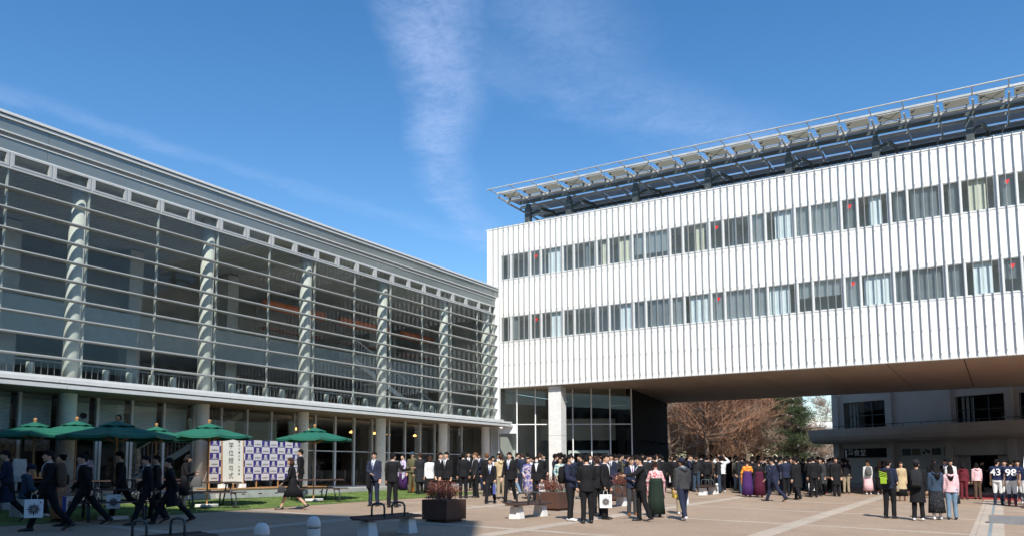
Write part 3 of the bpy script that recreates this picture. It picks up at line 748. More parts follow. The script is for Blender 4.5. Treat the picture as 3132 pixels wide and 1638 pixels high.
# ------------------------------------------------------------------ street furniture
def bench():
    t = thing('park_bench', '', 'bench')
    for y in (-.65, .65):
        b = MB(); b.add([(-.17, y - .15, 0), (.17, y - .15, 0), (.17, y + .15, 0), (-.17, y + .15, 0), (-.125, y - .12, .33), (.125, y - .12, .33), (.125, y + .12, .33), (-.125, y + .12, .33)],
                        [(0, 3, 2, 1), (4, 5, 6, 7), (0, 1, 5, 4), (1, 2, 6, 5), (2, 3, 7, 6), (3, 0, 4, 7)])
        b.build('leg', 'lconc', t, bev=.012)
        b = MB(); b.box(-.05, .05, y - .07, y + .07, .33, .37); b.box(-.17, .17, y - .03, y + .03, .345, .375); b.build('bracket', 'black', t)
    for y0, y1 in ((-.98, -.01), (.01, .98)):
        b = MB()
        for q in range(8):
            x = -.21 + q * .06; z = .405 + .035 * (abs(x) / .21) ** 2 * (1 if x < 0 else -.6)
            e0 = .0 if abs(q - 3.5) < 3 else .05
            b.box(x - .025, x + .025, y0 + (e0 if y0 < -.5 else 0), y1 - (e0 if y1 > .5 else 0), z - .03, z)
        b.box(-.2, .2, y0 + .06, y0 + .1, .36, .38); b.box(-.2, .2, y1 - .1, y1 - .06, .36, .38)
        b.build('seat', 'brown', t)
    for y in (-.33, .33):
        pts = [(-.17, y, .38), (-.17, y, .58), (-.155, y, .64), (-.11, y, .675), (0, y, .685), (.11, y, .675), (.155, y, .64), (.17, y, .58), (.17, y, .38)]
        b = MB(); b.tube(pts, .021, 8); b.build('armrest', 'dsteel', t, smooth=True)
    return t
B0 = bench(); BL = ['park bench in the tower shadow at the bottom edge, nearest the camera', 'park bench standing half in shade left of the brown planter',
                    'park bench on white concrete feet in front of the second planter', 'park bench half hidden behind the standing men in suits', 'small looking far park bench beside the white bollard near the crowd']
bxy = [(-11.12, 8.0), (-11.12, 13.45), (-11.15, 19.45), (-11.15, 25.15), (-11.25, 35.6)]
for i, (x, y) in enumerate(bxy):
    if i == 0: B0.location = (x, y, gz(x, y) - .01); B0['label'] = BL[0]; B0['group'] = 'park benches in a row'
    else: place_copy(B0, (x, y, gz(x, y) - .01), 0, BL[i], 'park benches in a row')
def bollard():
    t = thing('bollard', '', 'bollard')
    MB().lathe([(.108, 0), (.104, .60)], 24).build('post', 'lconc', t, smooth=False)
    MB().lathe([(.09, .60), (.09, .615)], 20).build('groove', 'black', t)
    MB().lathe([(.106, .615), (.106, .66), (.102, .70), (.088, .745), (.06, .775), (.025, .788), (.001, .79)], 24).build('cap', 'lconc', t, smooth=True)
    return t
o = bollard()
for i, (x, y, s_, l) in enumerate(((-8.64, 7.79, 1.0, 'grey domed bollard at the bottom edge, the nearer of the two in shade'), (-9.05, 9.18, .98, 'grey domed bollard with a chipped groove, just right of the nearest one'),
                                   (-11.16, 36.7, .62, 'short white domed bollard behind the farthest bench'))):
    if i == 0: c = o; c.location = (x, y, gz(x, y) - .01); c['label'] = l; c['group'] = 'domed bollards'
    else: place_copy(o, (x, y, gz(x, y) - .01), 0, l, 'domed bollards', (s_, s_, s_))
leafr = mat('red_brown_leaf', (.13, .028, .02), .6, col2=(.28, .09, .045), vscale=5)
def planter(seed, dark):
    t = thing('planter', '', 'planter'); r_ = random.Random(seed)
    b = MB(); b.box(-.40, .40, -.40, .40, .07, .56); b.box(-.32, .32, -.32, .32, 0, .07); b.build('box', 'corten', t, bev=.01)
    MB().box(-.38, .38, -.38, .38, .561, .566).build('soil', 'earth', t)
    b = MB(); lf = MB()
    for i in range(60):
        x, y = r_.uniform(-.33, .33), r_.uniform(-.33, .33); h = r_.uniform(.15, .46); dx, dy = r_.uniform(-.12, .12), r_.uniform(-.12, .12)
        b.tube([(x, y, .56), (x + dx * .5, y + dy * .5, .56 + h * .6), (x + dx, y + dy, .56 + h)], .004, 3)
        for j in range(26):
            f_ = r_.uniform(.35, 1.08); p = Vector((x + dx * f_ + r_.uniform(-.09, .09), y + dy * f_ + r_.uniform(-.09, .09), .56 + h * f_ + r_.uniform(-.05, .05)))
            a = Vector((r_.uniform(-1, 1), r_.uniform(-1, 1), r_.uniform(-.6, .6))).normalized(); c_ = a.orthogonal().normalized()
            L, w_ = r_.uniform(.025, .045), r_.uniform(.006, .012)
            lf.add([p - a * L, p + c_ * w_, p + a * L, p - c_ * w_], [(0, 1, 2, 3)])
    b.build('stems', 'brown', t); lf.build('foliage', leafr, t)
    return t
for i, (x, y, l) in enumerate(((-12.16, 16.9, 'rust brown planter box with dark red shrub between the two near benches'), (-11.95, 22.4, 'rust brown planter box behind the third bench, red shrub in sun'), (-12.2, 28.4, 'farthest rust brown planter box, seen between the two groups of men'))):
    o = planter(20 + i, i == 0); o.location = (x, y, gz(x, y) - .01); o.rotation_euler = (0, 0, R(-3)); o['label'] = l; o['group'] = 'planters along the bench row'

# picnic tables
def picnic():
    t = thing('picnic_table', '', 'picnic table')
    for k in range(5):
        y = -.34 + k * .17; MB().box(-.9, .9, y - .08, y + .08, .70, .74).build('table_board', 'brown', t)
    for sgn in (-1, 1):
        for k in range(2):
            y = sgn * (.66 + k * .15); MB().box(-.9, .9, y - .07, y + .07, .42, .455).build('bench_board', 'brown', t)
    for x in (-.6, .6):
        for sgn in (-1, 1):
            b = MB(); b.tube([(x, sgn * .18, .69), (x, sgn * .30, .45), (x, sgn * .52, .06), (x, sgn * .60, .025), (x, sgn * .78, .025), (x, sgn * .86, .07), (x, sgn * .86, .30), (x, sgn * .80, .40), (x, sgn * .7, .41), (x, sgn * .3, .41)], .024, 7)
            b.build('leg_frame', 'dsteel', t, smooth=True)
        MB().tube([(x, -.36, .68), (x, .36, .68)], .022, 7).build('crossbar', 'dsteel', t)
    return t
def umbrella():
    t = thing('parasol', '', 'parasol')
    MB().box(-.24, .24, -.24, .24, 0, .09).build('base', 'lconc', t, bev=.02)
    MB().tube([(0, 0, .09), (0, 0, 2.5)], .024, 10).build('pole', 'wood', t)
    MB().lathe([(.035, 0), (.048, .03), (.034, .045), (.052, .065), (.052, .10), (.02, .13)], 12).build('finial', 'wood', t, loc=(0, 0, 2.47))
    n = 8; rr_, hz, zr, za = 1.27, .07, 2.10, 2.42
    b = MB(); rings = []
    for f_ in (.17, .4, .6, .8, 1.0):
        ring = []
        for k in range(n * 4):
            a = 2 * math.pi * k / (n * 4); ph = (k % 4) / 4; edge = math.cos(math.pi / n) / math.cos((a % (2 * math.pi / n)) - math.pi / n)
            sag = .045 * f_ * math.sin(math.pi * ph)
            ring.append((rr_ * f_ * edge * math.cos(a), rr_ * f_ * edge * math.sin(a), za - (za - zr) * (f_ ** .93) - sag))
        rings.append(ring)
    b.rings(rings, cap=False)
    val = [[(x * .999, y * .999, z - .055 - .012 * (k % 2)) for k, (x, y, z) in enumerate(rings[-1])]]
    b.rings([rings[-1], val[0]], cap=False)
    o = b.build('canopy', 'green', t); s_ = o.modifiers.new('thick', 'SOLIDIFY'); s_.thickness = .006
    b = MB(); ring0 = []; ring1 = []
    for k in range(32):
        a = 2 * math.pi * k / 32; ring0.append((.05 * math.cos(a), .05 * math.sin(a), za + .05)); ring1.append((.40 * math.cos(a), .40 * math.sin(a), za - .085 + (.018 if k % 4 == 2 else 0)))
    b.rings([ring0, ring1], cap=False); o = b.build('top_vent', 'green', t); s_ = o.modifiers.new('thick', 'SOLIDIFY'); s_.thickness = .006
    for k in range(n):
        a = 2 * math.pi * k / n; ca, sa = math.cos(a), math.sin(a)
        MB().tube([(0.03 * ca, .03 * sa, za - .03), (rr_ * .97 * ca, rr_ * .97 * sa, zr - .02)], .010, 5).build('rib', 'wood', t)
        MB().tube([(0.03 * ca, .03 * sa, 1.93), (rr_ * .52 * ca, rr_ * .52 * sa, za - (za - zr) * .52 - .03)], .008, 5).build('strut', 'wood', t)
    return t
U0 = umbrella(); PT = picnic()
spots = [(-23.55, 12.82, 3.24, .2, 1.0, 'open green parasol at the left edge over the cafe table', 'picnic table at the left edge under the first parasol'),
         (-23.2, 13.83, 3.32, .5, 1.0, 'bright green parasol second from the left, its wooden finial lit', 'picnic table behind the walking students, second from the left'),
         (-18.35, 11.95, 3.05, .1, 1.04, 'dark green parasol standing in the shadow in front of the others', 'picnic table under the dark shaded parasol'),
         (-22.9, 16.25, 3.24, .4, .95, 'green parasol farthest back, mostly hidden behind the dark one', 'picnic table farthest back beside the round column'),
         (-20.2, 16.1, 3.25, .3, 1.0, 'green parasol left of the ceremony sign board', 'picnic table in front of the ceremony sign board'),
         (-19.95, 20.2, 3.29, .15, 1.0, 'lone green parasol right of the chequered photo backdrop', 'picnic table on the sunny turf under the lone right parasol')]
for i, (x, y, zf, rz, s_, l1, l2) in enumerate(spots):
    g_ = gz(x, y) + .012
    sz = (zf - g_) / 2.60
    if i == 0: u_ = U0; p_ = PT
    else: u_ = copy_tree(U0); p_ = copy_tree(PT)
    u_.location = (x, y, g_); u_.rotation_euler = (0, 0, rz); u_.scale = (s_, s_, sz); u_['label'] = l1; u_['group'] = 'green parasols on the turf'
    p_.location = (x, y, g_); p_.rotation_euler = (0, 0, R(62) + rz * .2); p_['label'] = l2; p_['group'] = 'picnic tables on the turf'

# photo backdrop and ceremony sign
XB = -23.85
D_ = thing('photo_backdrop', 'chequered navy and white photo backdrop with emblems beside the sign board', 'backdrop', (XB, 21.2, 1.0))
navy = mat('backdrop_navy', (.035, .03, .20), .6); wht = mat('backdrop_white', (.62, .62, .64), .6); pgrey = mat('print_grey', (.25, .25, .27), .6)
y0, y1, z0, z1 = 19.08, 23.36, 1.37, 2.86
nx_, nz_ = 11, 6; cw, ch = (y1 - y0) / nx_, (z1 - z0) / nz_
pn = MB(); em = MB(); sk_ = MB()
for i in range(nx_):
    for j in range(nz_):
        a, b2 = y0 + i * cw, z0 + j * ch; nv = (i + j) % 2 == 1
        pn.add([(.0, a - 21.2, b2 - 1), (.0, a + cw - 21.2, b2 - 1), (.0, a + cw - 21.2, b2 + ch - 1), (.0, a - 21.2, b2 + ch - 1)], [(0, 1, 2, 3)], 0 if nv else 1)
        cy_, cz_ = a + cw / 2 - 21.2, b2 + ch / 2 - 1
        if nv:                                    # slab building on a swoosh
            em.box(.003, .005, cy_ - .065, cy_ + .055, cz_ - .045, cz_ + .085); em.box(.003, .005, cy_ - .085, cy_ + .075, cz_ - .065, cz_ - .048)
            for q in range(10):
                t0 = -1 + q * .2; t1 = t0 + .2
                f0, f1 = -.085 - .018 * (1 - t0 * t0), -.085 - .018 * (1 - t1 * t1)
                em.add([(.004, cy_ + .12 * t0, cz_ + f0), (.004, cy_ + .12 * t1, cz_ + f1), (.004, cy_ + .12 * t1, cz_ + f1 + .02), (.004, cy_ + .12 * t0, cz_ + f0 + .02)], [(0, 1, 2, 3)])
            for q in range(4):
                for w_ in range(3): sk_.box(.0055, .006, cy_ - .05 + w_ * .035, cy_ - .032 + w_ * .035, cz_ - .03 + q * .028, cz_ - .018 + q * .028)
        else:
            for q in range(9):
                h_ = (.02, .035, .02, .03, .05, .03, .025, .04, .02)[q]; sk_.box(.003, .005, cy_ - .135 + q * .03, cy_ - .112 + q * .03, cz_ - .04, cz_ - .04 + h_)
            sk_.box(.003, .005, cy_ - .14, cy_ + .14, cz_ - .052, cz_ - .044)
o = pn.build('printed_cloth', [navy, wht], D_); s_ = o.modifiers.new('thick', 'SOLIDIFY'); s_.thickness = .01; s_.offset = -1
em.build('emblem', wht, D_); sk_.build('printed_drawing', pgrey, D_)
for q in range(5):
    y = y0 + .02 + (y1 - y0 - .04) * q / 4 - 21.2; MB().box(-.05, -.015, y - .02, y + .02, 0, 1.86).build('frame_post', 'wood', D_)
    MB().tube([(-.04, y, .9), (-.5, y, .02)], .015, 5).build('stay', 'steel', D_)
G_ = thing('ceremony_sign', 'tall white sign board with large black vertical characters left of the backdrop', 'sign', (-22.95, 19.35, 1.13))
M_ = Matrix.Rotation(R(-3), 4, 'Y'); G_.rotation_euler = (0, R(-2), 0)
MB().box(-.02, .0, -.44, .44, .16, 1.73).build('board', mat('sign_cream', (.80, .78, .68), .6), G_)
for y in (-.46, .46): MB().box(-.025, .005, y - .02, y + .02, .0, 1.75).build('frame', 'wood', G_)
MB().box(-.16, .10, -.5, -.3, 0, .14).build('foot', 'white', G_); MB().box(-.16, .10, .3, .5, 0, .14).build('foot', 'white', G_)
for q, ch_ in enumerate('学位授与式'): text_obj('lettering', ch_, .225, G_, (.003, -.08, 1.46 - q * .262), (math.pi / 2, 0, math.pi / 2))
for q, ch_ in enumerate('東北工業大学・大学院'): text_obj('lettering', ch_, .088, G_, (.003, .27, 1.60 - q * .125), (math.pi / 2, 0, math.pi / 2))
St = thing('photo_stage', 'low wooden topped stage in front of the chequered backdrop', 'stage', (-22.9, 21.3, gz(-22.9, 21.3) + .01))
MB().box(-1.1, .35, -2.6, 2.3, 0, .30).build('platform', 'steel', St); MB().box(-1.12, .37, -2.62, 2.32, .302, .335).build('deck', 'wood', St)
b = MB()
for q in range(6): b.box(.351, .353, -1.9 + q * .75, -1.75 + q * .75, .12, .15)
b.build('vent_slot', 'black', St)
# cafe stand and folding board at the left
t = thing('cafe_table', 'small orange topped cafe table with jars at the left edge', 'table', (-21.6, 11.55, gz(-21.6, 11.55)))
MB().box(-.35, .35, -.45, .45, .90, .94).build('table_top', mat('orange_top', (.62, .22, .08), .5, var=.1), t)
for x in (-.28, .28):
    for y in (-.38, .38): MB().tube([(x, y, 0), (x, y, .9)], .018, 6).build('leg', 'dsteel', t)
for q, (x, y) in enumerate(((.1, .1), (.1, .22), (-.05, .15), (.12, .34))):
    tag(MB().lathe([(.035, 0), (.035, .10), (.02, .12), (.02, .14)], 10).build('glass_jar', mat('amber_jar', (.6, .35, .15), .2) if q == 0 else bpy.data.materials['amber_jar'], None, loc=(-21.6 + x, 11.55 + y, gz(-21.6, 11.55) + .94)), 'little amber jar standing on the orange cafe table', 'jar', 'amber jars on the cafe table')
t = thing('menu_board', 'pale folding menu board standing beside the orange cafe table', 'menu board', (-20.9, 11.05, gz(-20.9, 11.05)), R(20))
MB().box(-.015, .015, -.2, .2, .85, 1.42).build('board', mat('menu_paper', (.42, .45, .45), .6, var=.15, vscale=14), t)
for y in (-.22, .22): MB().tube([(0, y, 0), (0, y, 1.35)], .012, 6).build('leg', 'steel', t)

# concrete ledge with bench at the right edge
z_ = gz(.3, 26.4)
t = thing('concrete_ledge', 'low grey concrete ledge at the right edge crossing the drain line', 'ledge', (-.38, 26.35, z_ - .01))
MB().box(0, .95, 0, .5, 0, .24).build('low_block', mat('grey_stone', (.20, .21, .22), .7, var=.1), t, bev=.008); MB().box(.953, 1.9, -.02, .52, 0, .30).build('high_block', 'lconc', t, bev=.008)
MB().box(.02, .93, .02, .48, .242, .248).build('top_stone', 'paving', t)
t = thing('wooden_bench', 'dark wooden bench end above the concrete ledge at the right edge', 'bench', (.42, 28.0, gz(.4, 28)))
MB().box(0, 1.6, 0, .45, .36, .43).build('seat', 'brown', t)
for x in (.3, 1.3): MB().box(x, x + .2, .1, .35, 0, .36).build('leg', 'lconc', t)
# white banner at the right edge
t = thing('white_banner', 'white curved banner edged in black at the far right edge', 'banner', (1.53, 35.2, gz(1.2, 35.2)))
pts = [(-.62, 2.32), (-.80, 1.95), (-.86, 1.55), (-.78, 1.2), (-.55, .98), (-.2, .9), (0, .9), (0, 3.1), (-.25, 2.95), (-.48, 2.65)]
b = MB(); n = len(pts); b.add([(x, -.01, z) for x, z in pts] + [(x, .01, z) for x, z in pts], [tuple(range(n)), tuple(range(2 * n - 1, n - 1, -1))] + [(i, (i + 1) % n + 0, (i + 1) % n + n, i + n) for i in range(n)])
b.build('cloth', 'white', t)
MB().tube([(x, 0, z) for x, z in pts[-1:] + pts[:7]], .018, 6).build('edging', 'black', t)
MB().tube([(.02, 0, 0), (.02, 0, 3.15)], .02, 8).build('pole', 'steel', t); MB().box(-.3, .3, -.3, .3, 0, .04).build('base', 'black', t)
# wall lamps on the dark flank
for q, s_ in enumerate((.25, .5, .75)):
    p = Vector((-17.6, 42.32, 3.35)).lerp(Vector((-19.4, 52.95, 3.35)), s_)
    t = tag(MB().box(-.02, .55, -.3, .3, 0, .06).build('wall_canopy', 'black', None, loc=p), ('thin dark shelf canopy on the black lobby wall, nearest the glazing', 'thin dark shelf canopy on the black lobby wall, middle one', 'thin dark shelf canopy on the black lobby wall, nearest the trees')[q], 'wall canopy', 'canopies on the dark wall')

# ------------------------------------------------------------------ trees
bark = mat('bare_bark', (.17, .115, .08), .85, col2=(.26, .185, .135), vscale=4)
twig_a = mat('orange_brown_twigs', (.26, .125, .068), .85, col2=(.40, .22, .135), vscale=.6)
twig_b = mat('grey_brown_twigs', (.25, .18, .13), .85, col2=(.38, .29, .22), vscale=.6)
needle = mat('pine_needles', (.022, .042, .014), .7, col2=(.075, .105, .035), vscale=1.1)
def tree(seed, H_, spread, base_w, dens, tw, label, loc, group, limb0=.25, upw=.5, sub=3):
    r_ = random.Random(seed); t = thing('bare_tree', label, 'tree', loc, 0, group)
    tb, cb_ = MB(), MB()
    def grow(p, d, L, rad, lev):
        n = 4 if lev < 2 else 3; pts = [p]; rs = [rad]; q = p.copy(); dd = d.copy()
        for k in range(n):
            dd = (dd + Vector((r_.gauss(0, .12 + .05 * lev), r_.gauss(0, .12 + .05 * lev), r_.gauss(.04, .08)))).normalized(); q = q + dd * (L / n); pts.append(q.copy()); rs.append(rad * (1 - .72 * (k + 1) / n))
        (tb if lev < 2 else cb_).tube(pts, rs, 7 if lev == 0 else (5 if lev == 1 else 3), cap=False)
        if lev >= sub: return
        m = int((17, 10, 9, 6)[lev] * dens)
        for k in range(m):
            f_ = r_.uniform(limb0 if lev == 0 else .15, 1.0); i = min(int(f_ * n), n - 1); pp = pts[i].lerp(pts[i + 1], f_ * n - i)
            a = r_.uniform(0, 6.283); out = Vector((math.cos(a), math.sin(a), r_.uniform(-.25, upw * 1.4)))
            nd = (dd * (.25 if lev == 0 else .8) + out * (.9 if lev == 0 else .95)).normalized()
            ll = L * ((spread * (1.25 - .75 * f_)) if lev == 0 else r_.uniform(.35, .62)); grow(pp, nd, ll, max(.015, rs[i] * (.42 if lev == 0 else .5)), lev + 1)
    grow(Vector((0, 0, -.2)), Vector((r_.gauss(0, .03), r_.gauss(0, .03), 1)), H_, base_w, 0)
    tb.build('trunk', bark, t); cb_.build('crown', tw, t); return t
def tl(px, D): p = fp(px, D); return (p.x, p.y, .75)
TB = [(2062, 72, 13, .40, .19, twig_b, 'slim bare tree closest to the dark lobby wall'), (2118, 76, 14, .42, .20, twig_b, 'bare tree with a leaning trunk, second from the dark wall'),
      (2168, 68, 13, .46, .26, twig_a, 'thick trunked bare tree standing third from the dark wall'), (2235, 78, 11.5, .55, .22, twig_a, 'broad orange twigged bare tree in the middle of the grove'),
      (2295, 74, 9.6, .60, .20, twig_a, 'spreading bare tree with low slanting limbs behind the crowd'), (2345, 84, 9.5, .36, .20, twig_a, 'round orange brown bare tree just left of the pine'),
      (2420, 76, 6.2, .55, .15, twig_b, 'low grey brown bare tree in front of the pine'), (2090, 95, 15, .4, .2, twig_a, 'bare tree farther back behind the slim ones'), (2200, 100, 15, .5, .2, twig_b, 'tall bare tree at the back of the grove'),
      (2500, 78, 4.6, .6, .10, twig_b, 'small pale bare tree below the balcony'), (2518, 120, 12.5, .42, .16, twig_b, 'lone bare tree against the blue sky beside the auditorium'),
      (2270, 96, 12.5, .55, .2, twig_a, 'bare tree hidden behind the broad orange one')]
TT = []
for i, (px, D, h_, sp_, bw, tw, l) in enumerate(TB):
    tt = tree(50 + i, h_, sp_, bw * .8, 1.45, tw, l, tl(px, D), 'bare trees beyond the plaza', limb0=.10 if i in (3, 4, 5, 6, 9) else .18, sub=3)
    TT.append(tt)
rq = random.Random(9)
for k in range(16):
    src = TT[(3, 4, 5, 2, 7, 8, 11)[k % 7]]; px = 2040 + k * 18.5 + rq.uniform(-8, 8); l_ = tl(px, rq.uniform(84, 112)); q = rq.uniform(.8, 1.05) * (1 if px < 2360 else .62)
    place_copy(src, l_, rq.uniform(0, 6), 'one of the bare trees massed at the back of the grove', 'bare trees massed at the back of the grove', (q * 1.1, q * 1.1, q))
def pine(seed, H_, Rr, label, loc, name='pine_tree'):
    r_ = random.Random(seed); t = thing(name, label, 'pine tree', loc); tb, lf = MB(), MB()
    tb.tube([(0, 0, -.2), (.1, 0, H_ * .5), (-.1, .1, H_)], [.22, .15, .04], 7)
    for k in range(34):
        z = H_ * r_.uniform(.18, 1.0); a = r_.uniform(0, 6.283); L = Rr * (1.08 - z / H_) ** .6 * r_.uniform(.6, 1.05)
        e = Vector((math.cos(a) * L, math.sin(a) * L, z + L * r_.uniform(-.05, .22))); s0 = Vector((0, 0, z)); tb.tube([s0, s0.lerp(e, .5) + Vector((0, 0, .1)), e], [.06, .04, .015], 4)
        for c_ in range(7):
            q = s0.lerp(e, r_.uniform(.35, 1.05)) + Vector((r_.gauss(0, .3), r_.gauss(0, .3), r_.gauss(.05, .12))); rx = r_.uniform(.35, .65)
            for j in range(70):
                th = r_.uniform(0, 6.283); rr_ = rx * math.sqrt(r_.random()); p = q + Vector((math.cos(th) * rr_, math.sin(th) * rr_, r_.gauss(0, .11)))
                d = Vector((r_.gauss(0, 1), r_.gauss(0, 1), r_.gauss(.7, .6))).normalized(); sd = d.orthogonal().normalized(); sd.rotate(Quaternion(d, r_.uniform(0, 6.28)))
                l_ = r_.uniform(.10, .2); lf.add([p - sd * .025, p + sd * .025, p + d * l_], [(0, 1, 2)])
    tb.build('trunk', bark, t); lf.build('crown', needle, t); return t
pine(5, 10.6, 3.3, 'dark green pine tree in front of the far tower', tl(2404, 76))
pine(6, 6.4, 2.6, 'smaller pine with yellowish needles right of the bare trees', tl(2452, 74))
pine(8, 7.0, 2.0, 'low evergreen half hidden in the bare grove', tl(2185, 88), 'evergreen_tree')
pine(9, 5.0, 1.8, 'low green conifer behind the bare trunks', tl(2135, 90), 'evergreen_tree')
# hedge and undergrowth behind the crowd: brown mass
b = MB(); r_ = random.Random(4)
for i in range(9000):
    px = r_.uniform(2030, 2580); D = r_.uniform(66, 71); p = fp(px, D); h = r_.uniform(.1, 1.75) * (.6 + .4 * math.sin(px * .05) ** 2)
    q = Vector((p.x, p.y, .75 + h)); d = Vector((r_.gauss(0, .5), r_.gauss(0, .5), 1)).normalized(); s_ = rt * .018
    b.add([q - s_, q + s_, q + d * r_.uniform(.25, .6)], [(0, 1, 2)])
tag(b.build('undergrowth', twig_b), kind='stuff')

# ------------------------------------------------------------------ people
SK = [mat('skin', (.62, .38, .26), .5, spec=.3), mat('eye_dark', (.02, .015, .015), .3), mat('lip', (.42, .16, .13), .5), mat('eye_white', (.7, .68, .66), .4)]
def cloth(name, c, rough=.85, **k): return mat(name, c, rough, var=k.pop('var', .12), vscale=k.pop('vscale', 6), bump=.25, bscale=k.pop('bscale', 18), spec=.25, **k)
CL = dict(black=cloth('black_suit_cloth', (.010, .010, .012)), char=cloth('charcoal_cloth', (.022, .023, .026)), navy=cloth('navy_cloth', (.018, .024, .05)), bnavy=cloth('blue_navy_cloth', (.022, .028, .055)),
          grey=cloth('grey_cloth', (.11, .11, .105)), dgrey=cloth('dark_grey_cloth', (.045, .046, .05)), white=cloth('white_cloth', (.72, .72, .71), var=.04), beige=cloth('beige_cloth', (.50, .38, .22)), olive=cloth('olive_cloth', (.12, .11, .06)),
          brown=cloth('brown_cloth', (.10, .065, .045)), jeans=cloth('denim', (.04, .065, .105)), ljeans=cloth('light_denim', (.17, .26, .35)), khaki=cloth('khaki_cloth', (.33, .27, .18)), pink=cloth('pink_cloth', (.78, .50, .52), var=.05),
          orange=cloth('orange_cloth', (.85, .22, .03)), purple=cloth('purple_cloth', (.065, .022, .115)), wine=cloth('wine_cloth', (.075, .010, .030)), dgreen=cloth('dark_green_cloth', (.015, .028, .02)),
          maroon=cloth('maroon_cloth', (.14, .02, .03)), teal=cloth('teal_cloth', (.05, .25, .32)), lime=cloth('lime_cloth', (.40, .62, .05)), camo=cloth('camo_cloth', (.05, .05, .03), col2=(.17, .15, .10), vscale=14),
          tights=cloth('tights', (.07, .045, .04)), player_white=cloth('player_trousers', (.72, .72, .70), var=.03),
          kred=cloth('red_white_kimono', (.80, .72, .70), col2=(.60, .05, .08), vscale=26), korange=cloth('orange_kimono', (.85, .40, .04), col2=(.75, .12, .03), vscale=12), kteal=cloth('teal_floral_kimono', (.05, .28, .36), col2=(.65, .60, .45), vscale=14),
          klilac=cloth('lilac_kimono', (.70, .66, .75), col2=(.35, .28, .50), vscale=9), kblue=cloth('blue_red_kimono', (.50, .42, .42), col2=(.10, .10, .30), vscale=11), kbw=cloth('black_white_kimono', (.01, .01, .01), col2=(.015, .015, .015)),
          floral=cloth('floral_skirt', (.012, .014, .02), col2=(.45, .45, .40), vscale=60), redfloral=cloth('red_floral_cloth', (.45, .06, .04), col2=(.55, .42, .25), vscale=22))
for k_ in ('floral',):
    rp = [n for n in CL[k_].node_tree.nodes if n.type == 'VALTORGB'][0]; rp.color_ramp.elements[0].position = .60; rp.color_ramp.elements[1].position = .66
for k_ in ('kred', 'korange', 'kteal', 'kblue'):
    rp = [n for n in CL[k_].node_tree.nodes if n.type == 'VALTORGB'][0]; rp.color_ramp.elements[0].position = .47; rp.color_ramp.elements[1].position = .53
HAIR = dict(black=mat('black_hair', (.010, .008, .008), .75, spec=.15, var=.4, vscale=30, bump=.6, bscale=60), brown=mat('brown_hair', (.045, .022, .014), .7, spec=.2, var=.3, vscale=30, bump=.6, bscale=60), grey=mat('grey_hair', (.2, .19, .18), .6, var=.2, vscale=30), light=mat('light_brown_hair', (.14, .07, .035), .7, spec=.2, var=.3, vscale=30, bump=.6, bscale=60))
SHOE = dict(black=mat('black_shoe', (.012, .012, .013), .3), brown=mat('tan_shoe', (.25, .09, .03), .35), white=mat('white_shoe', (.7, .7, .7), .5), red=mat('red_shoe', (.75, .06, .06), .5), navy=mat('navy_sock', (.012, .018, .04), .8))
SHIRT = mat('white_shirt', (.78, .79, .82), .7); TIE = dict(blue=mat('blue_tie', (.10, .17, .38), .5), purple=mat('purple_tie', (.20, .05, .18), .5), dark=mat('dark_tie', (.02, .02, .04), .5))
MASK = mat('face_mask', (.80, .82, .84), .7)
def remesh(mb, vox, it=2, ratio=None, nz=0, seed=0):
    me = mb.mesh('shape', []); o = bpy.data.objects.new('shape', me); COL.objects.link(o)
    r_ = o.modifiers.new('r', 'REMESH'); r_.mode = 'VOXEL'; r_.voxel_size = vox
    if it: s_ = o.modifiers.new('s', 'SMOOTH'); s_.iterations = it; s_.factor = .6
    if ratio: d_ = o.modifiers.new('d', 'DECIMATE'); d_.ratio = ratio
    out = bpy.data.meshes.new_from_object(o.evaluated_get(bpy.context.evaluated_depsgraph_get()))
    bpy.data.objects.remove(o); bpy.data.meshes.remove(me)
    if nz:
        N = len(out.vertices); cs, ns = [0.0] * (3 * N), [0.0] * (3 * N); out.vertices.foreach_get('co', cs); out.vertices.foreach_get('normal', ns)
        for i in range(N):
            x, y, z = cs[3 * i:3 * i + 3]; n = nz * (noise.noise(Vector((x * 9 + seed, y * 9, z * 6))) + .6 * noise.noise(Vector((x * 20, y * 20 + seed, z * 12))))
            for j in range(3): cs[3 * i + j] += ns[3 * i + j] * n
        out.vertices.foreach_set('co', cs)
    out.polygons.foreach_set('use_smooth', [True] * len(out.polygons)); out.update(); return out
def join(me, mb, mi=0):                              # append a builder's faces to a mesh
    bm = bmesh.new(); bm.from_mesh(me); vs = [bm.verts.new(v) for v in mb.v]
    for f_, m_ in zip(mb.f, mb.mi):
        try: q = bm.faces.new([vs[i] for i in f_]); q.material_index = m_; q.smooth = True
        except ValueError: pass
    bm.to_mesh(me); bm.free(); return me
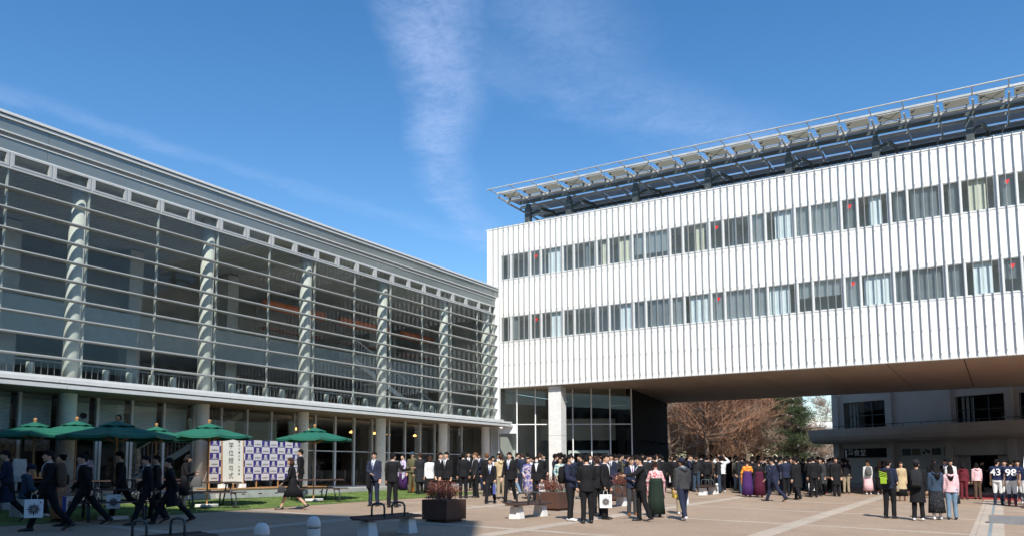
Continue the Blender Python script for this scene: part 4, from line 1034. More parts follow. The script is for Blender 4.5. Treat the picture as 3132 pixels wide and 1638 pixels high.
# a pose: torso lean, head (turn, tilt), arms [(forward, out, elbow bend, elbow twist)], legs [(forward, knee bend)]  (right side first = -X)
POSES = dict(
    stand=dict(lean=1, head=(0, 0), arms=[(3, 5, 14, 10), (0, 5, 10, 10)], legs=[(2, 2), (-2, 2)]),
    relax=dict(lean=-2, head=(8, 4), arms=[(8, 6, 70, 50), (2, 6, 12, 10)], legs=[(6, 10), (-3, 1)]),
    phone=dict(lean=2, head=(0, 22), arms=[(18, 8, 95, 40), (14, 8, 88, 40)], legs=[(3, 2), (-2, 3)]),
    folded=dict(lean=0, head=(-6, 0), arms=[(14, 12, 100, 75), (14, 12, 100, 75)], legs=[(4, 3), (-2, 1)]),
    walk=dict(lean=5, head=(0, 4), arms=[(-16, 6, 14, 10), (22, 6, 24, 10)], legs=[(26, 6), (-18, 26)]),
    walk2=dict(lean=4, head=(-4, 8), arms=[(14, 6, 24, 10), (-12, 6, 14, 10)], legs=[(-20, 22), (24, 5)]),
    stroll=dict(lean=2, head=(10, 0), arms=[(6, 8, 18, 10), (-6, 8, 12, 10)], legs=[(14, 8), (-11, 14)]),
    bag=dict(lean=3, head=(0, 3), arms=[(8, 6, 8, 5), (12, 6, 30, 10)], legs=[(24, 5), (-17, 24)]),
    point=dict(lean=2, head=(-10, 0), arms=[(4, 10, 12, 10), (62, 20, 28, 10)], legs=[(4, 4), (-8, 12)]),
    bag2=dict(lean=4, head=(-8, 6), arms=[(12, 6, 20, 5), (6, 6, 18, 10)], legs=[(19, 12), (-27, 30)]),
    walk3=dict(lean=7, head=(6, 2), arms=[(20, 6, 30, 10), (-20, 6, 12, 10)], legs=[(-27, 16), (29, 3)]),
    kimono=dict(lean=0, head=(6, 2), arms=[(10, 20, 48, 25), (6, 22, 40, 25)], legs=[(1, 1), (-1, 1)]),
    photo=dict(lean=-2, head=(0, -12), arms=[(100, 38, 100, 30), (100, 38, 100, 30)], legs=[(3, 2), (-3, 2)]),
    hip=dict(lean=1, head=(-18, 2), arms=[(-8, 38, 75, -60), (4, 10, 14, 10)], legs=[(3, 2), (-3, 2)]),
    bend=dict(lean=32, head=(0, -6), arms=[(30, 8, 30, 20), (24, 8, 35, 20)], legs=[(30, 34), (-6, 18)]),
    lookup=dict(lean=-3, head=(0, -24), arms=[(4, 8, 60, 50), (4, 8, 60, 50)], legs=[(1, 1), (-1, 1)]),
    sit=dict(lean=8, head=(0, 12), arms=[(24, 8, 62, 30), (24, 8, 55, 30)], legs=[(86, 84), (80, 70)]))
def frames(pose, hip_w=.09, fem=0):
    P = POSES[pose]; J = {}
    def leg(sx, L):
        f_, kb = R(L[0]), R(L[1]); th = Vector((0, -math.sin(f_), -math.cos(f_))); f2 = f_ - kb; shn = Vector((0, -math.sin(f2), -math.cos(f2)))
        h = Vector((sx * hip_w, 0, 0)); k_ = h + th * .43; a = k_ + shn * .42 + Vector((sx * .015, 0, 0)); return h, k_, a, f2
    rl = [leg(-1, P['legs'][0]), leg(1, P['legs'][1])]
    low = min(l[2].z for l in rl); hz = .075 - low; off = Vector((0, 0, hz))
    J['legs'] = [(h + off, k_ + off, a + off, f2) for h, k_, a, f2 in rl]; J['hip'] = off
    Mt = Matrix.Translation(off) @ Matrix.Rotation(R(P['lean']), 4, 'X'); J['T'] = Mt
    J['arms'] = []
    for sx, A in ((-1, P['arms'][0]), (1, P['arms'][1])):
        s_ = Vector((sx * (.172 - .022 * fem), 0, .435)); f_, o_, e, tw_ = map(R, A)
        d = Matrix.Rotation(-f_, 3, 'X') @ (Matrix.Rotation(-sx * o_, 3, 'Y') @ Vector((0, 0, -1)))
        d = Vector((sx * math.sin(o_), -math.sin(f_) * math.cos(o_), -math.cos(f_) * math.cos(o_)))
        el = s_ + d * .285; side = Vector((-sx * math.sin(tw_), -math.cos(tw_), 0)); side = Vector((-sx * .75, -.1, .9)) if f_ > 1.4 else side
        side = (side - d * side.dot(d)).normalized()
        # bending brings the forearm forward / inward
        fd_ = (d * math.cos(e) + side * math.sin(e)).normalized(); wr = el + fd_ * .25
        J['arms'].append(tuple(Mt @ v for v in (s_, el, wr)) + ((Mt.to_3x3() @ fd_).normalized(), (Mt.to_3x3() @ side).normalized()))
    hd = Mt @ Vector((0, -.01, .66)); J['H'] = Matrix.Translation(Mt @ Vector((0, -.005, .517))) @ Matrix.Rotation(R(P['head'][0]), 4, 'Z') @ Matrix.Rotation(R(P['head'][1] + P['lean'] * .2), 4, 'X')
    return J
def el_ring(M_, z, rx, ry, y0=0, n=20, x0=0, p=2.3):
    out = []
    for k in range(n):
        t = 2 * math.pi * k / n; c_, s_ = math.cos(t), math.sin(t)
        out.append(M_ @ Vector((x0 + rx * math.copysign(abs(c_) ** (2 / p), c_), y0 + ry * math.copysign(abs(s_) ** (2 / p), s_), z)))
    return out
def head_mesh():
    b = MB(); n, m = 22, 18; rg = []
    for i in range(1, m):
        ph = math.pi * i / m; z = -math.cos(ph); ring = []
        for k in range(n):
            t = 2 * math.pi * k / n; x, y = math.sin(ph) * math.cos(t), math.sin(ph) * math.sin(t)
            X, Y, Z = x * .074, y * .094, z * .112
            if z < 0: X *= 1 - .26 * (-z) ** 1.3; Y *= 1 - .12 * (-z)
            if y < 0 and z < -.1: Y -= .010 * (-y) * min(1, -z * 1.6)
            if y < -.3:
                fx = max(0, 1 - abs(x) / .5)
                if -.05 < z < .22: Y += .007 * (1 if .22 < abs(x) < .62 else 0)
            ring.append((X, Y, Z))
        rg.append(ring)
    b.rings(rg)
    b.tube([(0, -.086, .018), (0, -.104, -.022), (0, -.098, -.034)], [(.009, .012), (.014, .016), (.009, .008)], 8)
    b.tube([(0, -.078, -.065), (0, -.090, -.066)], [(.026, .012), (.018, .008)], 8)
    b.tube([(0, -.070, -.098), (0, -.084, -.094)], [.024, .016], 8)
    for s_ in (-1, 1): b.tube([(s_ * .070, .004, .02), (s_ * .080, .012, .004), (s_ * .073, .004, -.028)], [.008, .015, .007], 7)
    return b
HB = head_mesh()
def hand(b, wr, d, side, sx, grip):
    u = d.cross(side).normalized()                    # across the palm
    nrm = side
    c0, c1 = wr, wr + d * .085
    b.rings([[c0 + u * (.024 * math.cos(t)) + nrm * (.018 * math.sin(t)) for t in [2 * math.pi * k / 10 for k in range(10)]],
             [c0 + d * .03 + u * (.036 * math.cos(t)) + nrm * (.017 * math.sin(t)) for t in [2 * math.pi * k / 10 for k in range(10)]],
             [c1 + u * (.040 * math.cos(t)) + nrm * (.013 * math.sin(t)) for t in [2 * math.pi * k / 10 for k in range(10)]],
             [c1 + d * .008 + u * (.034 * math.cos(t)) + nrm * (.009 * math.sin(t)) for t in [2 * math.pi * k / 10 for k in range(10)]]])
    cur = R(70 if grip else 22)
    for q, (o_, L) in enumerate(((-.030, .060), (-.010, .070), (.010, .067), (.029, .052))):
        p = c1 + u * o_; a = 0; pts = [p - d * .012]; dd = d
        for j, f_ in enumerate((.45, .32, .23)):
            a += cur * (.8, 1.0, .9)[j]; dd = (d * math.cos(a) + nrm * math.sin(a)); pts.append(pts[-1] + dd * (L * f_ + (.012 if j == 0 else 0)))
        b.tube(pts, [.0092, .009, .0082, .006], 6)
    ts = -sx; p = c0 + d * .025 + u * (.030 * ts); td = (d * .75 + u * ts * .55 + nrm * .35).normalized(); td2 = (d * .9 + u * ts * .1 + nrm * .5).normalized()
    b.tube([p - td * .01, p + td * .035, p + td * .035 + td2 * .028], [.012, .010, .007], 6)
CACHE = {}
def body(pose, fem, grip, legskin=True, mask=False):
    key = ('body', pose, fem, grip, mask)
    if key in CACHE: return CACHE[key]
    J = frames(pose, fem=fem); M_ = J['T']; b = MB()
    b.rings([el_ring(M_, -.10, .13, .095), el_ring(M_, 0, .145, .10), el_ring(M_, .14, .12, .085), el_ring(M_, .32, .145, .10), el_ring(M_, .44, .13, .075), el_ring(M_, .485, .07, .055)])
    hb = J['H']; nk = M_ @ Vector((0, .01, .44)); hp = hb @ Vector((0, .012, .05)); b.tube([nk, nk.lerp(hp, .5), hp], [.055, .048, .050], 12)
    HM = hb @ Matrix.Translation((0, -.012, .125)); b.add([HM @ Vector(v) for v in HB.v], HB.f)
    for h, k_, a, f2 in J['legs']:
        b.tube([h + Vector((0, 0, .03)), h.lerp(k_, .3), k_, k_.lerp(a, .3), a], [.075, .072, .050, .050, .034], 10)
        fd_ = Vector((0, -1, -.12)) if f2 > -.5 else Vector((0, -.7, -.7)); b.tube([a + Vector((0, .035, -.035)), a + Vector((0, 0, -.035)) + fd_ * .06, a + Vector((0, 0, -.045)) + fd_ * .15], [.034, .033, .022], 8)
    for s_, e, wr, d, sd in J['arms']: b.tube([s_, e, wr + d * .02], [.045, .036, .023], 10)
    me = remesh(b, .0105, 2)
    me.materials.clear()
    for m_ in SK: me.materials.append(m_)
    inv = HM.inverted()
    for f_ in me.polygons:
        p = inv @ f_.center
        if p.y < -.055:
            if .018 < abs(p.x) < .044 and .004 < p.z < .019: f_.material_index = 1
            elif .016 < abs(p.x) < .048 and .033 < p.z < .041: f_.material_index = 1
            elif abs(p.x) < .023 and -.071 < p.z < -.059: f_.material_index = 2
    hb_ = MB()
    for i, (s_, e, wr, d, sd) in enumerate(J['arms']): hand(hb_, wr, d, sd, (-1, 1)[i], grip)
    join(me, hb_); CACHE[key] = (me, J, HM); return CACHE[key]
def hair_mesh(style):
    key = ('hair', style)
    if key in CACHE: return CACHE[key]
    b = MB(); n, m = 28, 20; rg = []; r_ = random.Random(len(style))
    for i in range(1, m):
        ph = math.pi * i / m; z = math.cos(ph); ring = []
        for k in range(n):
            t = 2 * math.pi * k / n; x, y = math.sin(ph) * math.cos(t), math.sin(ph) * math.sin(t)
            q = min(1, max(0, (math.sin(t) + .75) / .75)); q = q * q * (3 - 2 * q)      # 0 at the face, 1 from the ears back
            fr_ = {'short': .30, 'curly': .26, 'bob': .30, 'long': .36, 'bun': .50}[style] + .05 * math.sin(k * 2.3)
            bk = {'short': -.60, 'curly': -.62, 'bob': -.8, 'long': -.8, 'bun': -.25}[style] + .05 * math.sin(k * 1.7)
            if style in ('short', 'curly') and math.sin(t) < .45: bk = -.12
            low = fr_ + (bk - fr_) * q
            zz = max(z, low); sc_ = 1.0 if z >= low else .84
            th = (1.04 if math.sin(t) < -.3 else 1.10) + .06 * max(0, z) + (.06 if style == 'curly' else 0)
            nz_ = 1 + (.09 if style == 'curly' else .05) * noise.noise(Vector((x * 5, y * 5, zz * 5 + 3)))
            ring.append((x * .078 * th * sc_ * nz_, y * .097 * th * sc_ * nz_ + .008, zz * .118 * (1.07 if zz > 0 else 1.05) * nz_ + .006))
        rg.append(ring)
    b.rings(rg)
    for k in range(26):                                # locks round the fringe and nape
        a = 2 * math.pi * k / 26 + r_.uniform(-.1, .1); x, y = math.cos(a), math.sin(a)
        if -.45 < y < .8 and style in ('short', 'curly'): continue
        if style == 'bun' and y < 0: continue
        z0 = .07 if y < -.1 else .02; L = (.035 if y < -.1 else .055) * r_.uniform(.7, 1.3)
        p = Vector((x * .074, y * .094 + .008, z0)); b.tube([p, p + Vector((x * .006, y * .006, -L * .6)), p + Vector((0, 0, -L))], [(.011, .006), (.009, .005), (.002, .002)], 5)
    if style == 'long': b.tube([(0, .05, .03), (0, .085, -.08), (0, .135, -.17), (0, .165, -.27), (0, .16, -.36)], [(.084, .05), (.09, .045), (.088, .035), (.075, .025), (.04, .01)], 14)
    if style == 'bob': b.tube([(0, .03, .02), (0, .045, -.08), (0, .04, -.13)], [(.09, .075), (.095, .08), (.07, .06)], 16)
    if style == 'bun': b.lathe([(.01, -.03), (.04, -.02), (.048, .01), (.035, .035), (.01, .045)], 12, (0, .095, .075))
    me = b.mesh('hair', []); me.polygons.foreach_set('use_smooth', [True] * len(me.polygons)); CACHE[key] = me; return me
def torso_mesh(pose, kind, fem):
    key = ('top', pose, kind, fem)
    if key in CACHE: return CACHE[key]
    J = CACHE[('J', pose, fem)]; M_ = J['T']; b = MB(); sw = -.012 * fem
    hem = {'suit': -.15, 'coat': -.42, 'casual': -.08, 'kimono': -.02, 'dress': -.30, 'player': -.02}[kind]; pf = .012 if kind == 'casual' else 0
    if kind == 'player': pf = .02
    rg = [el_ring(M_, hem, .185 + (.03 if kind in ('coat', 'dress') else 0), .135 + (.03 if kind in ('coat', 'dress') else 0))]
    if hem < -.2: rg.append(el_ring(M_, -.15, .19, .135))
    rg += [el_ring(M_, .0, .178, .125), el_ring(M_, .13, .155 - .02 * fem + pf, .110 + pf), el_ring(M_, .30, .178 + sw + pf, .125 + pf * .6), el_ring(M_, .39, .178 + sw + pf, .118), el_ring(M_, .445, .142 + sw, .092), el_ring(M_, .485, .085, .068), el_ring(M_, .512, .066, .060)]
    b.rings(rg)
    for i, (s_, e, wr, d, sd) in enumerate(J['arms']):
        r0 = .066 + pf + (.02 if kind == 'player' else 0); s2 = s_.lerp(M_ @ Vector((0, 0, .44)), .30)
        if kind == 'player': b.tube([s2, s_, s_.lerp(e, .65)], [.085, .088, .062], 12)
        else: b.tube([s2, s_, s_.lerp(e, .5), e, e.lerp(wr, .5), wr + d * .005], [.058, r0 - .004, .058 + pf, .053 + pf, .047 + pf, .040 + pf * .6], 12)
        if kind == 'kimono':
            fa = (wr - e).normalized(); c_ = e.lerp(wr, .55); dn_ = Vector((0, 0, -1)); w_ = fa * .14
            rg2 = []
            for f_, ww, th in ((0, 1, .05), (.14, 1.05, .03), (.30, 1.0, .022), (.42, .8, .016)):
                q = c_ + dn_ * f_; nn_ = fa.cross(dn_).normalized()
                rg2.append([q + w_ * ww * math.cos(t) + nn_ * th * math.sin(t) for t in [2 * math.pi * k / 12 for k in range(12)]])
            b.rings(rg2)
    if kind == 'casual':                               # hood lying on the back
        b.tube([M_ @ Vector((-.11, .03, .50)), M_ @ Vector((-.06, .11, .46)), M_ @ Vector((0, .125, .43)), M_ @ Vector((.06, .11, .46)), M_ @ Vector((.11, .03, .50))], [.03, .045, .05, .045, .03], 10)
    me = remesh(b, .0135, 2, nz=.006, seed=len(pose))
    CACHE[key] = me; return me
def leg_mesh(pose, kind, fem):
    key = ('leg', pose, kind, fem)
    if key in CACHE: return CACHE[key]
    J = CACHE[('J', pose, fem)]; M_ = J['T']; b = MB()
    if kind in ('trousers', 'player'):
        f = 1.0 if kind == 'trousers' else .95; bb = .62 if kind == 'player' else 1
        b.rings([el_ring(M_, .09, .150, .105), el_ring(M_, -.02, .172, .122), el_ring(M_, -.10, .168, .122)])
        for h, k_, a, f2 in J['legs']:
            pts = [h + Vector((0, 0, .02)), h.lerp(k_, .35), k_, k_.lerp(a, .5), a + Vector((0, 0, -.01))]; rs = [.098 * f, .092 * f, .072 * f, .064, .064]
            if kind == 'player': pts = pts[:3] + [k_.lerp(a, .18)]; rs = rs[:3] + [.058]
            b.tube(pts, rs, 14)
        me = remesh(b, .0135, 2, nz=.006, seed=3 + len(pose))
    else:
        Lh = {'skirt': .46, 'midi': .72, 'hakama': .84}[kind]; zt = J['hip'].z; top = {'hakama': .26}.get(kind, .10)
        n = 48; rg = []
        kx = [l[1] for l in J['legs']]; ax = [l[2] for l in J['legs']]
        for f_ in (0, .12, .3, .6, 1.0):
            z = top - (top + Lh) * f_; wx = (.168 if kind == 'hakama' else .150) + (.03 if kind == 'hakama' else .045) * min(1, f_ * 3); fl = {'skirt': .02, 'midi': .045, 'hakama': .065}[kind] * f_
            yy = [0, 0]
            if z < -.1: yy = [l[0].y + (l[2].y - l[0].y) * min(1, (-z) / .85) for l in J['legs']]
            y0 = (min(yy) + max(yy)) / 2; dy = (max(yy) - min(yy)) / 2; ring = []
            for k in range(n):
                t = 2 * math.pi * k / n; pl = 1 + (.05 if kind != 'skirt' else .012) * f_ * math.cos(k * math.pi * (12 / 24 if kind != 'skirt' else .3))
                base = (M_ @ Vector((0, 0, z))) if z > 0 else Vector((0, y0, zt + z))
                ring.append(base + Vector(((wx + fl) * pl * math.cos(t), ((.134 if kind == 'hakama' else .112) + fl + dy * .9) * pl * math.sin(t), 0)))
            rg.append(ring)
        b.rings(rg); me = b.mesh('skirt', []); me.polygons.foreach_set('use_smooth', [True] * len(me.polygons))
    CACHE[key] = me; return me
def shoe_mesh(pose, fem, kind, sd=0):
    key = ('shoe', pose, fem, kind, sd)
    if key in CACHE: return CACHE[key]
    J = CACHE[('J', pose, fem)]; b = MB()
    for h, k_, a, f2 in J['legs'][sd:sd + 1]:
        pt = 0 if a.z < .10 else min(.9, (a.z - .08) * 6)
        fd_ = Vector((0, -math.cos(pt), -math.sin(pt))); u_ = Vector((0, -math.sin(pt), math.cos(pt))); o_ = a - u_ * .035
        rg = []
        for f_, w_, h_, dz in ((-.075, .028, .030, 0), (-.05, .038, .042, .004), (.0, .040, .046, .004), (.07, .043, .034, -.006), (.13, .046, .026, -.012), (.18, .036, .018, -.018), (.205, .014, .010, -.024)):
            rg.append([o_ + fd_ * f_ + u_ * (dz + max(-.036 - dz, h_ * math.sin(t))) + Vector((w_ * math.cos(t), 0, 0)) for t in [2 * math.pi * k / 12 for k in range(12)]])
        b.rings(rg)
        if kind == 'boot': b.tube([a + Vector((0, 0, -.02)), a.lerp(k_, .25), a.lerp(k_, .42)], [.046, .050, .052], 10)
        if kind == 'sock': b.tube([a + Vector((0, 0, -.01)), a.lerp(k_, .4), a.lerp(k_, .85)], [.044, .060, .055], 10)
    me = b.mesh('shoe', []); me.polygons.foreach_set('use_smooth', [True] * len(me.polygons)); CACHE[key] = me; return me
def mo(name, me, m, parent):
    if len(me.materials) == 0: me.materials.append(m)
    o = bpy.data.objects.new(name, me); COL.objects.link(o); o.parent = parent
    if me.materials[0] != m:
        o.material_slots[0].link = 'OBJECT'; o.material_slots[0].material = m
    return o
def vpatch(pose, fem, tie):
    key = ('shirt', pose, fem)
    J = CACHE[('J', pose, fem)]; M_ = J['T']
    if key not in CACHE:
        b = MB()
        def surf(x, z, off):
            rx = .19; ry = .118 if z > .36 else .125
            if z > .455: ry = .095 - (z - .455) * .6
            return M_ @ Vector((x, -(ry + off) * math.sqrt(max(0, 1 - (x / rx) ** 2)), z))
        L = 8; rows = []
        for i in range(L + 1):
            f_ = i / L; z = .20 + .30 * f_; w_ = .006 + .058 * f_; rows.append([surf(-w_, z, .012), surf(-w_ * .5, z, .016), surf(0, z, .018), surf(w_ * .5, z, .016), surf(w_, z, .012)])
        for a, c_ in zip(rows, rows[1:]):
            for k in range(4): b.add([a[k], a[k + 1], c_[k + 1], c_[k]], [(0, 1, 2, 3)])
        b.tube([M_ @ Vector((.062 * math.cos(t), .062 * math.sin(t) * .95, .512)) for t in [2 * math.pi * k / 16 for k in range(17)]], [(.024, .009)] * 17, 6)
        t_ = MB()
        for a, c_ in zip([(.21, .018), (.30, .022), (.42, .015), (.475, .010), (.475, .018)], [(.30, .022), (.42, .015), (.475, .010), (.475, .018), (.50, .014)]):
            t_.add([surf(-a[1], a[0], .021), surf(a[1], a[0], .021), surf(c_[1], c_[0], .021), surf(-c_[1], c_[0], .021)], [(0, 1, 2, 3)])
        CACHE[key] = (b.mesh('shirt', []), t_.mesh('tie', []))
    return CACHE[key]
NP = [0]
def person(x, y, face, pose='stand', top=('suit', 'black'), low=('trousers', 'black'), hair=('short', 'black'), shoe=('shoe', 'black'), fem=0, h=None, label='', group=None, grip=False, tie='dark', shirt=True, mask=False, cap=None, zoff=0, hidden=False, scarf=None):
    """face: heading in degrees in picture terms: 0 = towards the viewer, 90 = to the picture's right, 180 = away, 270 = to the left"""
    rr_ = random.Random(NP[0]); NP[0] += 1
    h = h or (1.60 if fem else 1.72) + rr_.uniform(-.03, .03)
    me, J, HM = body(pose, fem, grip); CACHE.setdefault(('J', pose, fem), J)
    ang = math.atan2(-x, y)                          # direction from the viewer
    rz = ang + R(face + rr_.uniform(-9, 9))
    t = thing('person', label, 'person', (x, y, gz(x, y) + zoff + .004), rz, group); s_ = h / 1.717; t.scale = (s_, s_, s_)
    o = bpy.data.objects.new('body', me); COL.objects.link(o); o.parent = t
    ho = mo('hair', hair_mesh(hair[0]), HAIR[hair[1]], t); ho.matrix_local = HM
    kt, ct = top
    mo({'suit': 'suit_jacket', 'coat': 'coat', 'casual': 'jacket', 'kimono': 'kimono', 'dress': 'dress', 'player': 'jersey'}[kt], torso_mesh(pose, kt, fem), CL[ct], t)
    kl, cl = low
    if kl != 'none': mo({'trousers': 'trousers', 'player': 'trousers', 'skirt': 'skirt', 'midi': 'skirt', 'hakama': 'hakama_skirt'}[kl], leg_mesh(pose, kl, fem), CL[cl], t)
    for sd in (0, 1):
        mo('shoe', shoe_mesh(pose, fem, shoe[0], sd), SHOE[shoe[1]], t)
        if shoe[0] == 'sock': mo('sock', leg_sock(pose, fem, sd), SHOE['navy'], t)
    if kt == 'suit' and shirt:
        a, c_ = vpatch(pose, fem, tie); mo('shirt', a, SHIRT, t)
        if not fem and tie: mo('tie', c_, TIE[tie], t)
    if mask:
        if 'mask' not in CACHE:
            b = MB(); rg = []
            for z_, w_, d_ in ((-.012, .045, -.100), (-.03, .060, -.109), (-.06, .062, -.108), (-.09, .05, -.098), (-.105, .03, -.085)):
                rg.append([(w_ * math.sin(a), d_ * (.35 + .65 * math.cos(a)) * 1.0, z_) for a in [R(-75 + 150 * k / 10) for k in range(11)]])
            for a, c_ in zip(rg, rg[1:]):
                for k in range(10): b.add([a[k], a[k + 1], c_[k + 1], c_[k]], [(0, 1, 2, 3)])
            CACHE['mask'] = b.mesh('face_mask', [])
        q = mo('face_mask', CACHE['mask'], MASK, t); q.matrix_local = HM
    if cap:
        if 'cap' not in CACHE:
            b = MB().lathe([(.094, .03), (.098, .06), (.088, .10), (.06, .128), (.01, .138)], 18); b.tube([(0, -.08, .045), (0, -.16, .03)], [(.075, .008), (.055, .004)], 12); CACHE['cap'] = b.mesh('cap', [])
        q = mo('cap', CACHE['cap'], CL[cap], t); q.matrix_local = HM @ Matrix.Diagonal((.98, 1.12, 1, 1)).to_4x4()
    if scarf:
        b = MB(); M_ = J['T']; b.tube([M_ @ Vector((.085 * math.cos(a), .08 * math.sin(a), .50)) for a in [2 * math.pi * k / 14 for k in range(15)]], [.03] * 15, 8)
        mo('collar', b.mesh('collar', []), CL[scarf], t)
    return t, J
def leg_sock(pose, fem, sd):
    key = ('sockm', pose, sd)
    if key in CACHE: return CACHE[key]
    J = CACHE[('J', pose, fem)]; b = MB()
    for h, k_, a, f2 in J['legs'][sd:sd + 1]: b.tube([a + Vector((0, 0, -.01)), a.lerp(k_, .35), a.lerp(k_, .6), a.lerp(k_, .88)], [.045, .058, .066, .058], 12)
    CACHE[key] = b.mesh('sock', []); return CACHE[key]
# carried things -------------------------------------------------------
star_d, star_l = mat('emblem_navy', (.02, .03, .12), .5), mat('emblem_gold', (.22, .19, .10), .5)
bagw = mat('white_paper', (.80, .80, .80), .6); bagn = mat('navy_gusset', (.05, .07, .30), .6)
def paper_bag(w_=.30, h_=.33, d_=.09, emblem=True):
    t = thing('paper_bag', '', 'paper bag')
    b = MB(); b.box(-w_ / 2, w_ / 2, -d_ / 2, d_ / 2, -h_, 0, 0)
    b.mi = [0, 0, 0, 1, 0, 1]; b.build('bag', [bagw, bagn], t)
    b = MB()
    for y in (-d_ / 2 + .006, d_ / 2 - .006): b.tube([(-.05, y, -.01), (-.045, y * .6, .07), (-.02, y * .2, .11), (.02, y * .2, .11), (.045, y * .6, .07), (.05, y, -.01)], .004, 5)
    b.build('handle', 'lilac', t)
    if emblem:
        for mm, a0, L in ((star_d, 0, .125), (star_l, math.pi / 8, .115)):
            b = MB()
            for y, sg in ((-d_ / 2 - .002, 1), (d_ / 2 + .002, -1)):
                for k in range(8):
                    a = a0 + k * math.pi / 4; c_, s_ = math.cos(a), math.sin(a); cx_, cz_ = 0, -h_ * .55
                    b.add([(cx_ + c_ * .004, y, cz_ + s_ * .004), (cx_ + c_ * L * .55 - s_ * .014, y, cz_ + s_ * L * .55 + c_ * .014), (cx_ + c_ * L, y, cz_ + s_ * L), (cx_ + c_ * L * .55 + s_ * .014, y, cz_ + s_ * L * .55 - c_ * .014)], [(0, 1, 2, 3)])
            b.build('star_emblem', mm, t)
        b = MB(); b.box(w_ / 2 - .06, w_ / 2 - .035, -d_ / 2 - .002, -d_ / 2 - .001, -.07, -.045); b.build('small_mark', star_d, t)
    return t
BAG0 = [None]
def give_bag(pr, side, label, turn=0, scale=1, group='white star printed paper bags'):
    t, J = pr; wr, d = J['arms'][side][2], J['arms'][side][3]; bpy.context.view_layer.update()
    if BAG0[0] is None: c = BAG0[0] = paper_bag()
    else: c = copy_tree(BAG0[0])
    p = Matrix.Translation(t.location) @ Matrix.Rotation(t.rotation_euler.z, 4, 'Z') @ Matrix.Scale(t.scale.x, 4) @ (wr + d * .09)
    c.location = p - Vector((0, 0, .10 * scale)); c.rotation_euler = (0, 0, math.atan2(-p.x, p.y) + R(turn)); c.scale = (scale,) * 3; c['label'] = label; c['group'] = group
    return c
def backpack(pr, m, label, m2=None, s=1.0, shoulder=0):
    t, J = pr; M_ = J['T']; k = thing('backpack', label, 'backpack'); k.matrix_world = Matrix.Translation(t.location) @ Matrix.Rotation(t.rotation_euler.z, 4, 'Z') @ Matrix.Scale(t.scale.x, 4) @ M_ @ Matrix.Translation((shoulder, .135, .27))
    b = MB(); rg = []
    for z, w_, d_ in ((-.24, .11, .05), (-.22, .135, .075), (-.05, .145, .09), (.10, .135, .08), (.18, .11, .06), (.20, .07, .03)):
        rg.append([(w_ * s * math.copysign(abs(math.cos(a)) ** .6, math.cos(a)), .07 + d_ * s * math.copysign(abs(math.sin(a)) ** .6, math.sin(a)), z * s) for a in [2 * math.pi * q / 20 for q in range(20)]])
    b.rings(rg); b.build('pack', CL[m], k, smooth=True)
    b = MB(); b.box(-.09 * s, .09 * s, .145 * s + .01, .185 * s, -.2 * s, -.02 * s); b.build('front_pocket', CL[m2 or m], k, bev=.02)
    if m2:
        b = MB()
        for q in range(4): b.obox((0, .162 * s, .12 - q * .05), (.11 * s, 0, .03), (0, .004, 0), (0, 0, .012))
        b.build('stripes', CL[m2], k)
    for sx in (-1, 1):
        b = MB(); b.tube([(sx * .07, .02, .17), (sx * .10, -.10, .235), (sx * .12, -.255, .15), (sx * .125, -.255, .0), (sx * .13, -.12, -.12), (sx * .11, .04, -.2)], [(.022, .006)] * 6, 6); b.build('strap', CL[m], k)
    return k
def handbag(pr, side, m, label, w_=.30, h_=.22, strap=.16, name='handbag'):
    t, J = pr; wr, d = J['arms'][side][2], J['arms'][side][3]; W_ = Matrix.Translation(t.location) @ Matrix.Rotation(t.rotation_euler.z, 4, 'Z') @ Matrix.Scale(t.scale.x, 4)
    p = W_ @ (wr + d * .07); k = thing(name, label, name.replace('_', ' '), p); k.rotation_euler = (0, 0, t.rotation_euler.z + math.pi / 2)
    b = MB(); rg = []
    for z, f_ in ((-strap - h_, .9), (-strap - h_ * .95, 1), (-strap - .03, .86), (-strap, .78)):
        rg.append([(w_ / 2 * f_ * math.copysign(abs(math.cos(a)) ** .5, math.cos(a)), .055 * f_ * math.copysign(abs(math.sin(a)) ** .6, math.sin(a)), z) for a in [2 * math.pi * q / 20 for q in range(20)]])
    b.rings(rg); b.build('bag', m if not isinstance(m, str) else CL[m], k, smooth=True)
    MB().tube([(-w_ * .3, 0, -strap), (-w_ * .22, 0, -.03), (0, 0, .0), (w_ * .22, 0, -.03), (w_ * .3, 0, -strap)], .008, 6).build('handle', m if not isinstance(m, str) else CL[m], k)
    return k

P_ = person
# ---- students walking left in the shade
a = P_(-19.78, 10.21, 265, 'walk', ('coat', 'navy'), ('trousers', 'black'), label='person in a dark navy coat cut off by the left edge', shirt=False)
sx_, sy_ = -20.6, 11.05
a = P_(sx_, sy_, 80, 'sit', ('casual', 'jeans'), ('trousers', 'black'), shoe=('shoe', 'white'), label='seated person in a blue denim jacket and dark cap at the cafe table', cap='navy', zoff=-.02)
MB_ = MB().box(-.25, .25, -.2, .2, 0, .44).build('concrete_stool', 'rubble', None, bev=.02); MB_.location = (sx_, sy_, gz(sx_, sy_)); tag(MB_, 'grey concrete stool under the seated person at the left', 'stool')
a = P_(-17.04, 9.64, 268, 'bag', label='student in black suit with a brown shoulder bag, frontmost walker on the left', grip=True, h=1.76)
give_bag(a, 1, 'white star printed bag carried by the frontmost walker on the left', 0, 1.12)
backpack(a, 'brown', 'brown leather shoulder pack on the frontmost walker on the left', s=1.15, shoulder=.05)
a = P_(-18.9, 10.95, 270, 'kimono', ('kimono', 'redfloral'), ('hakama', 'redfloral'), ('bun', 'black'), fem=1, label='person in a red floral kimono between the two left walkers')
a = P_(-17.58, 10.75, 270, 'walk3', label='tall student in black suit with wide cut hair, striding left behind the brown bag', h=1.74, hair=('curly', 'black'), grip=True)
give_bag(a, 0, 'white star printed bag low behind the second walker from the left', 60)
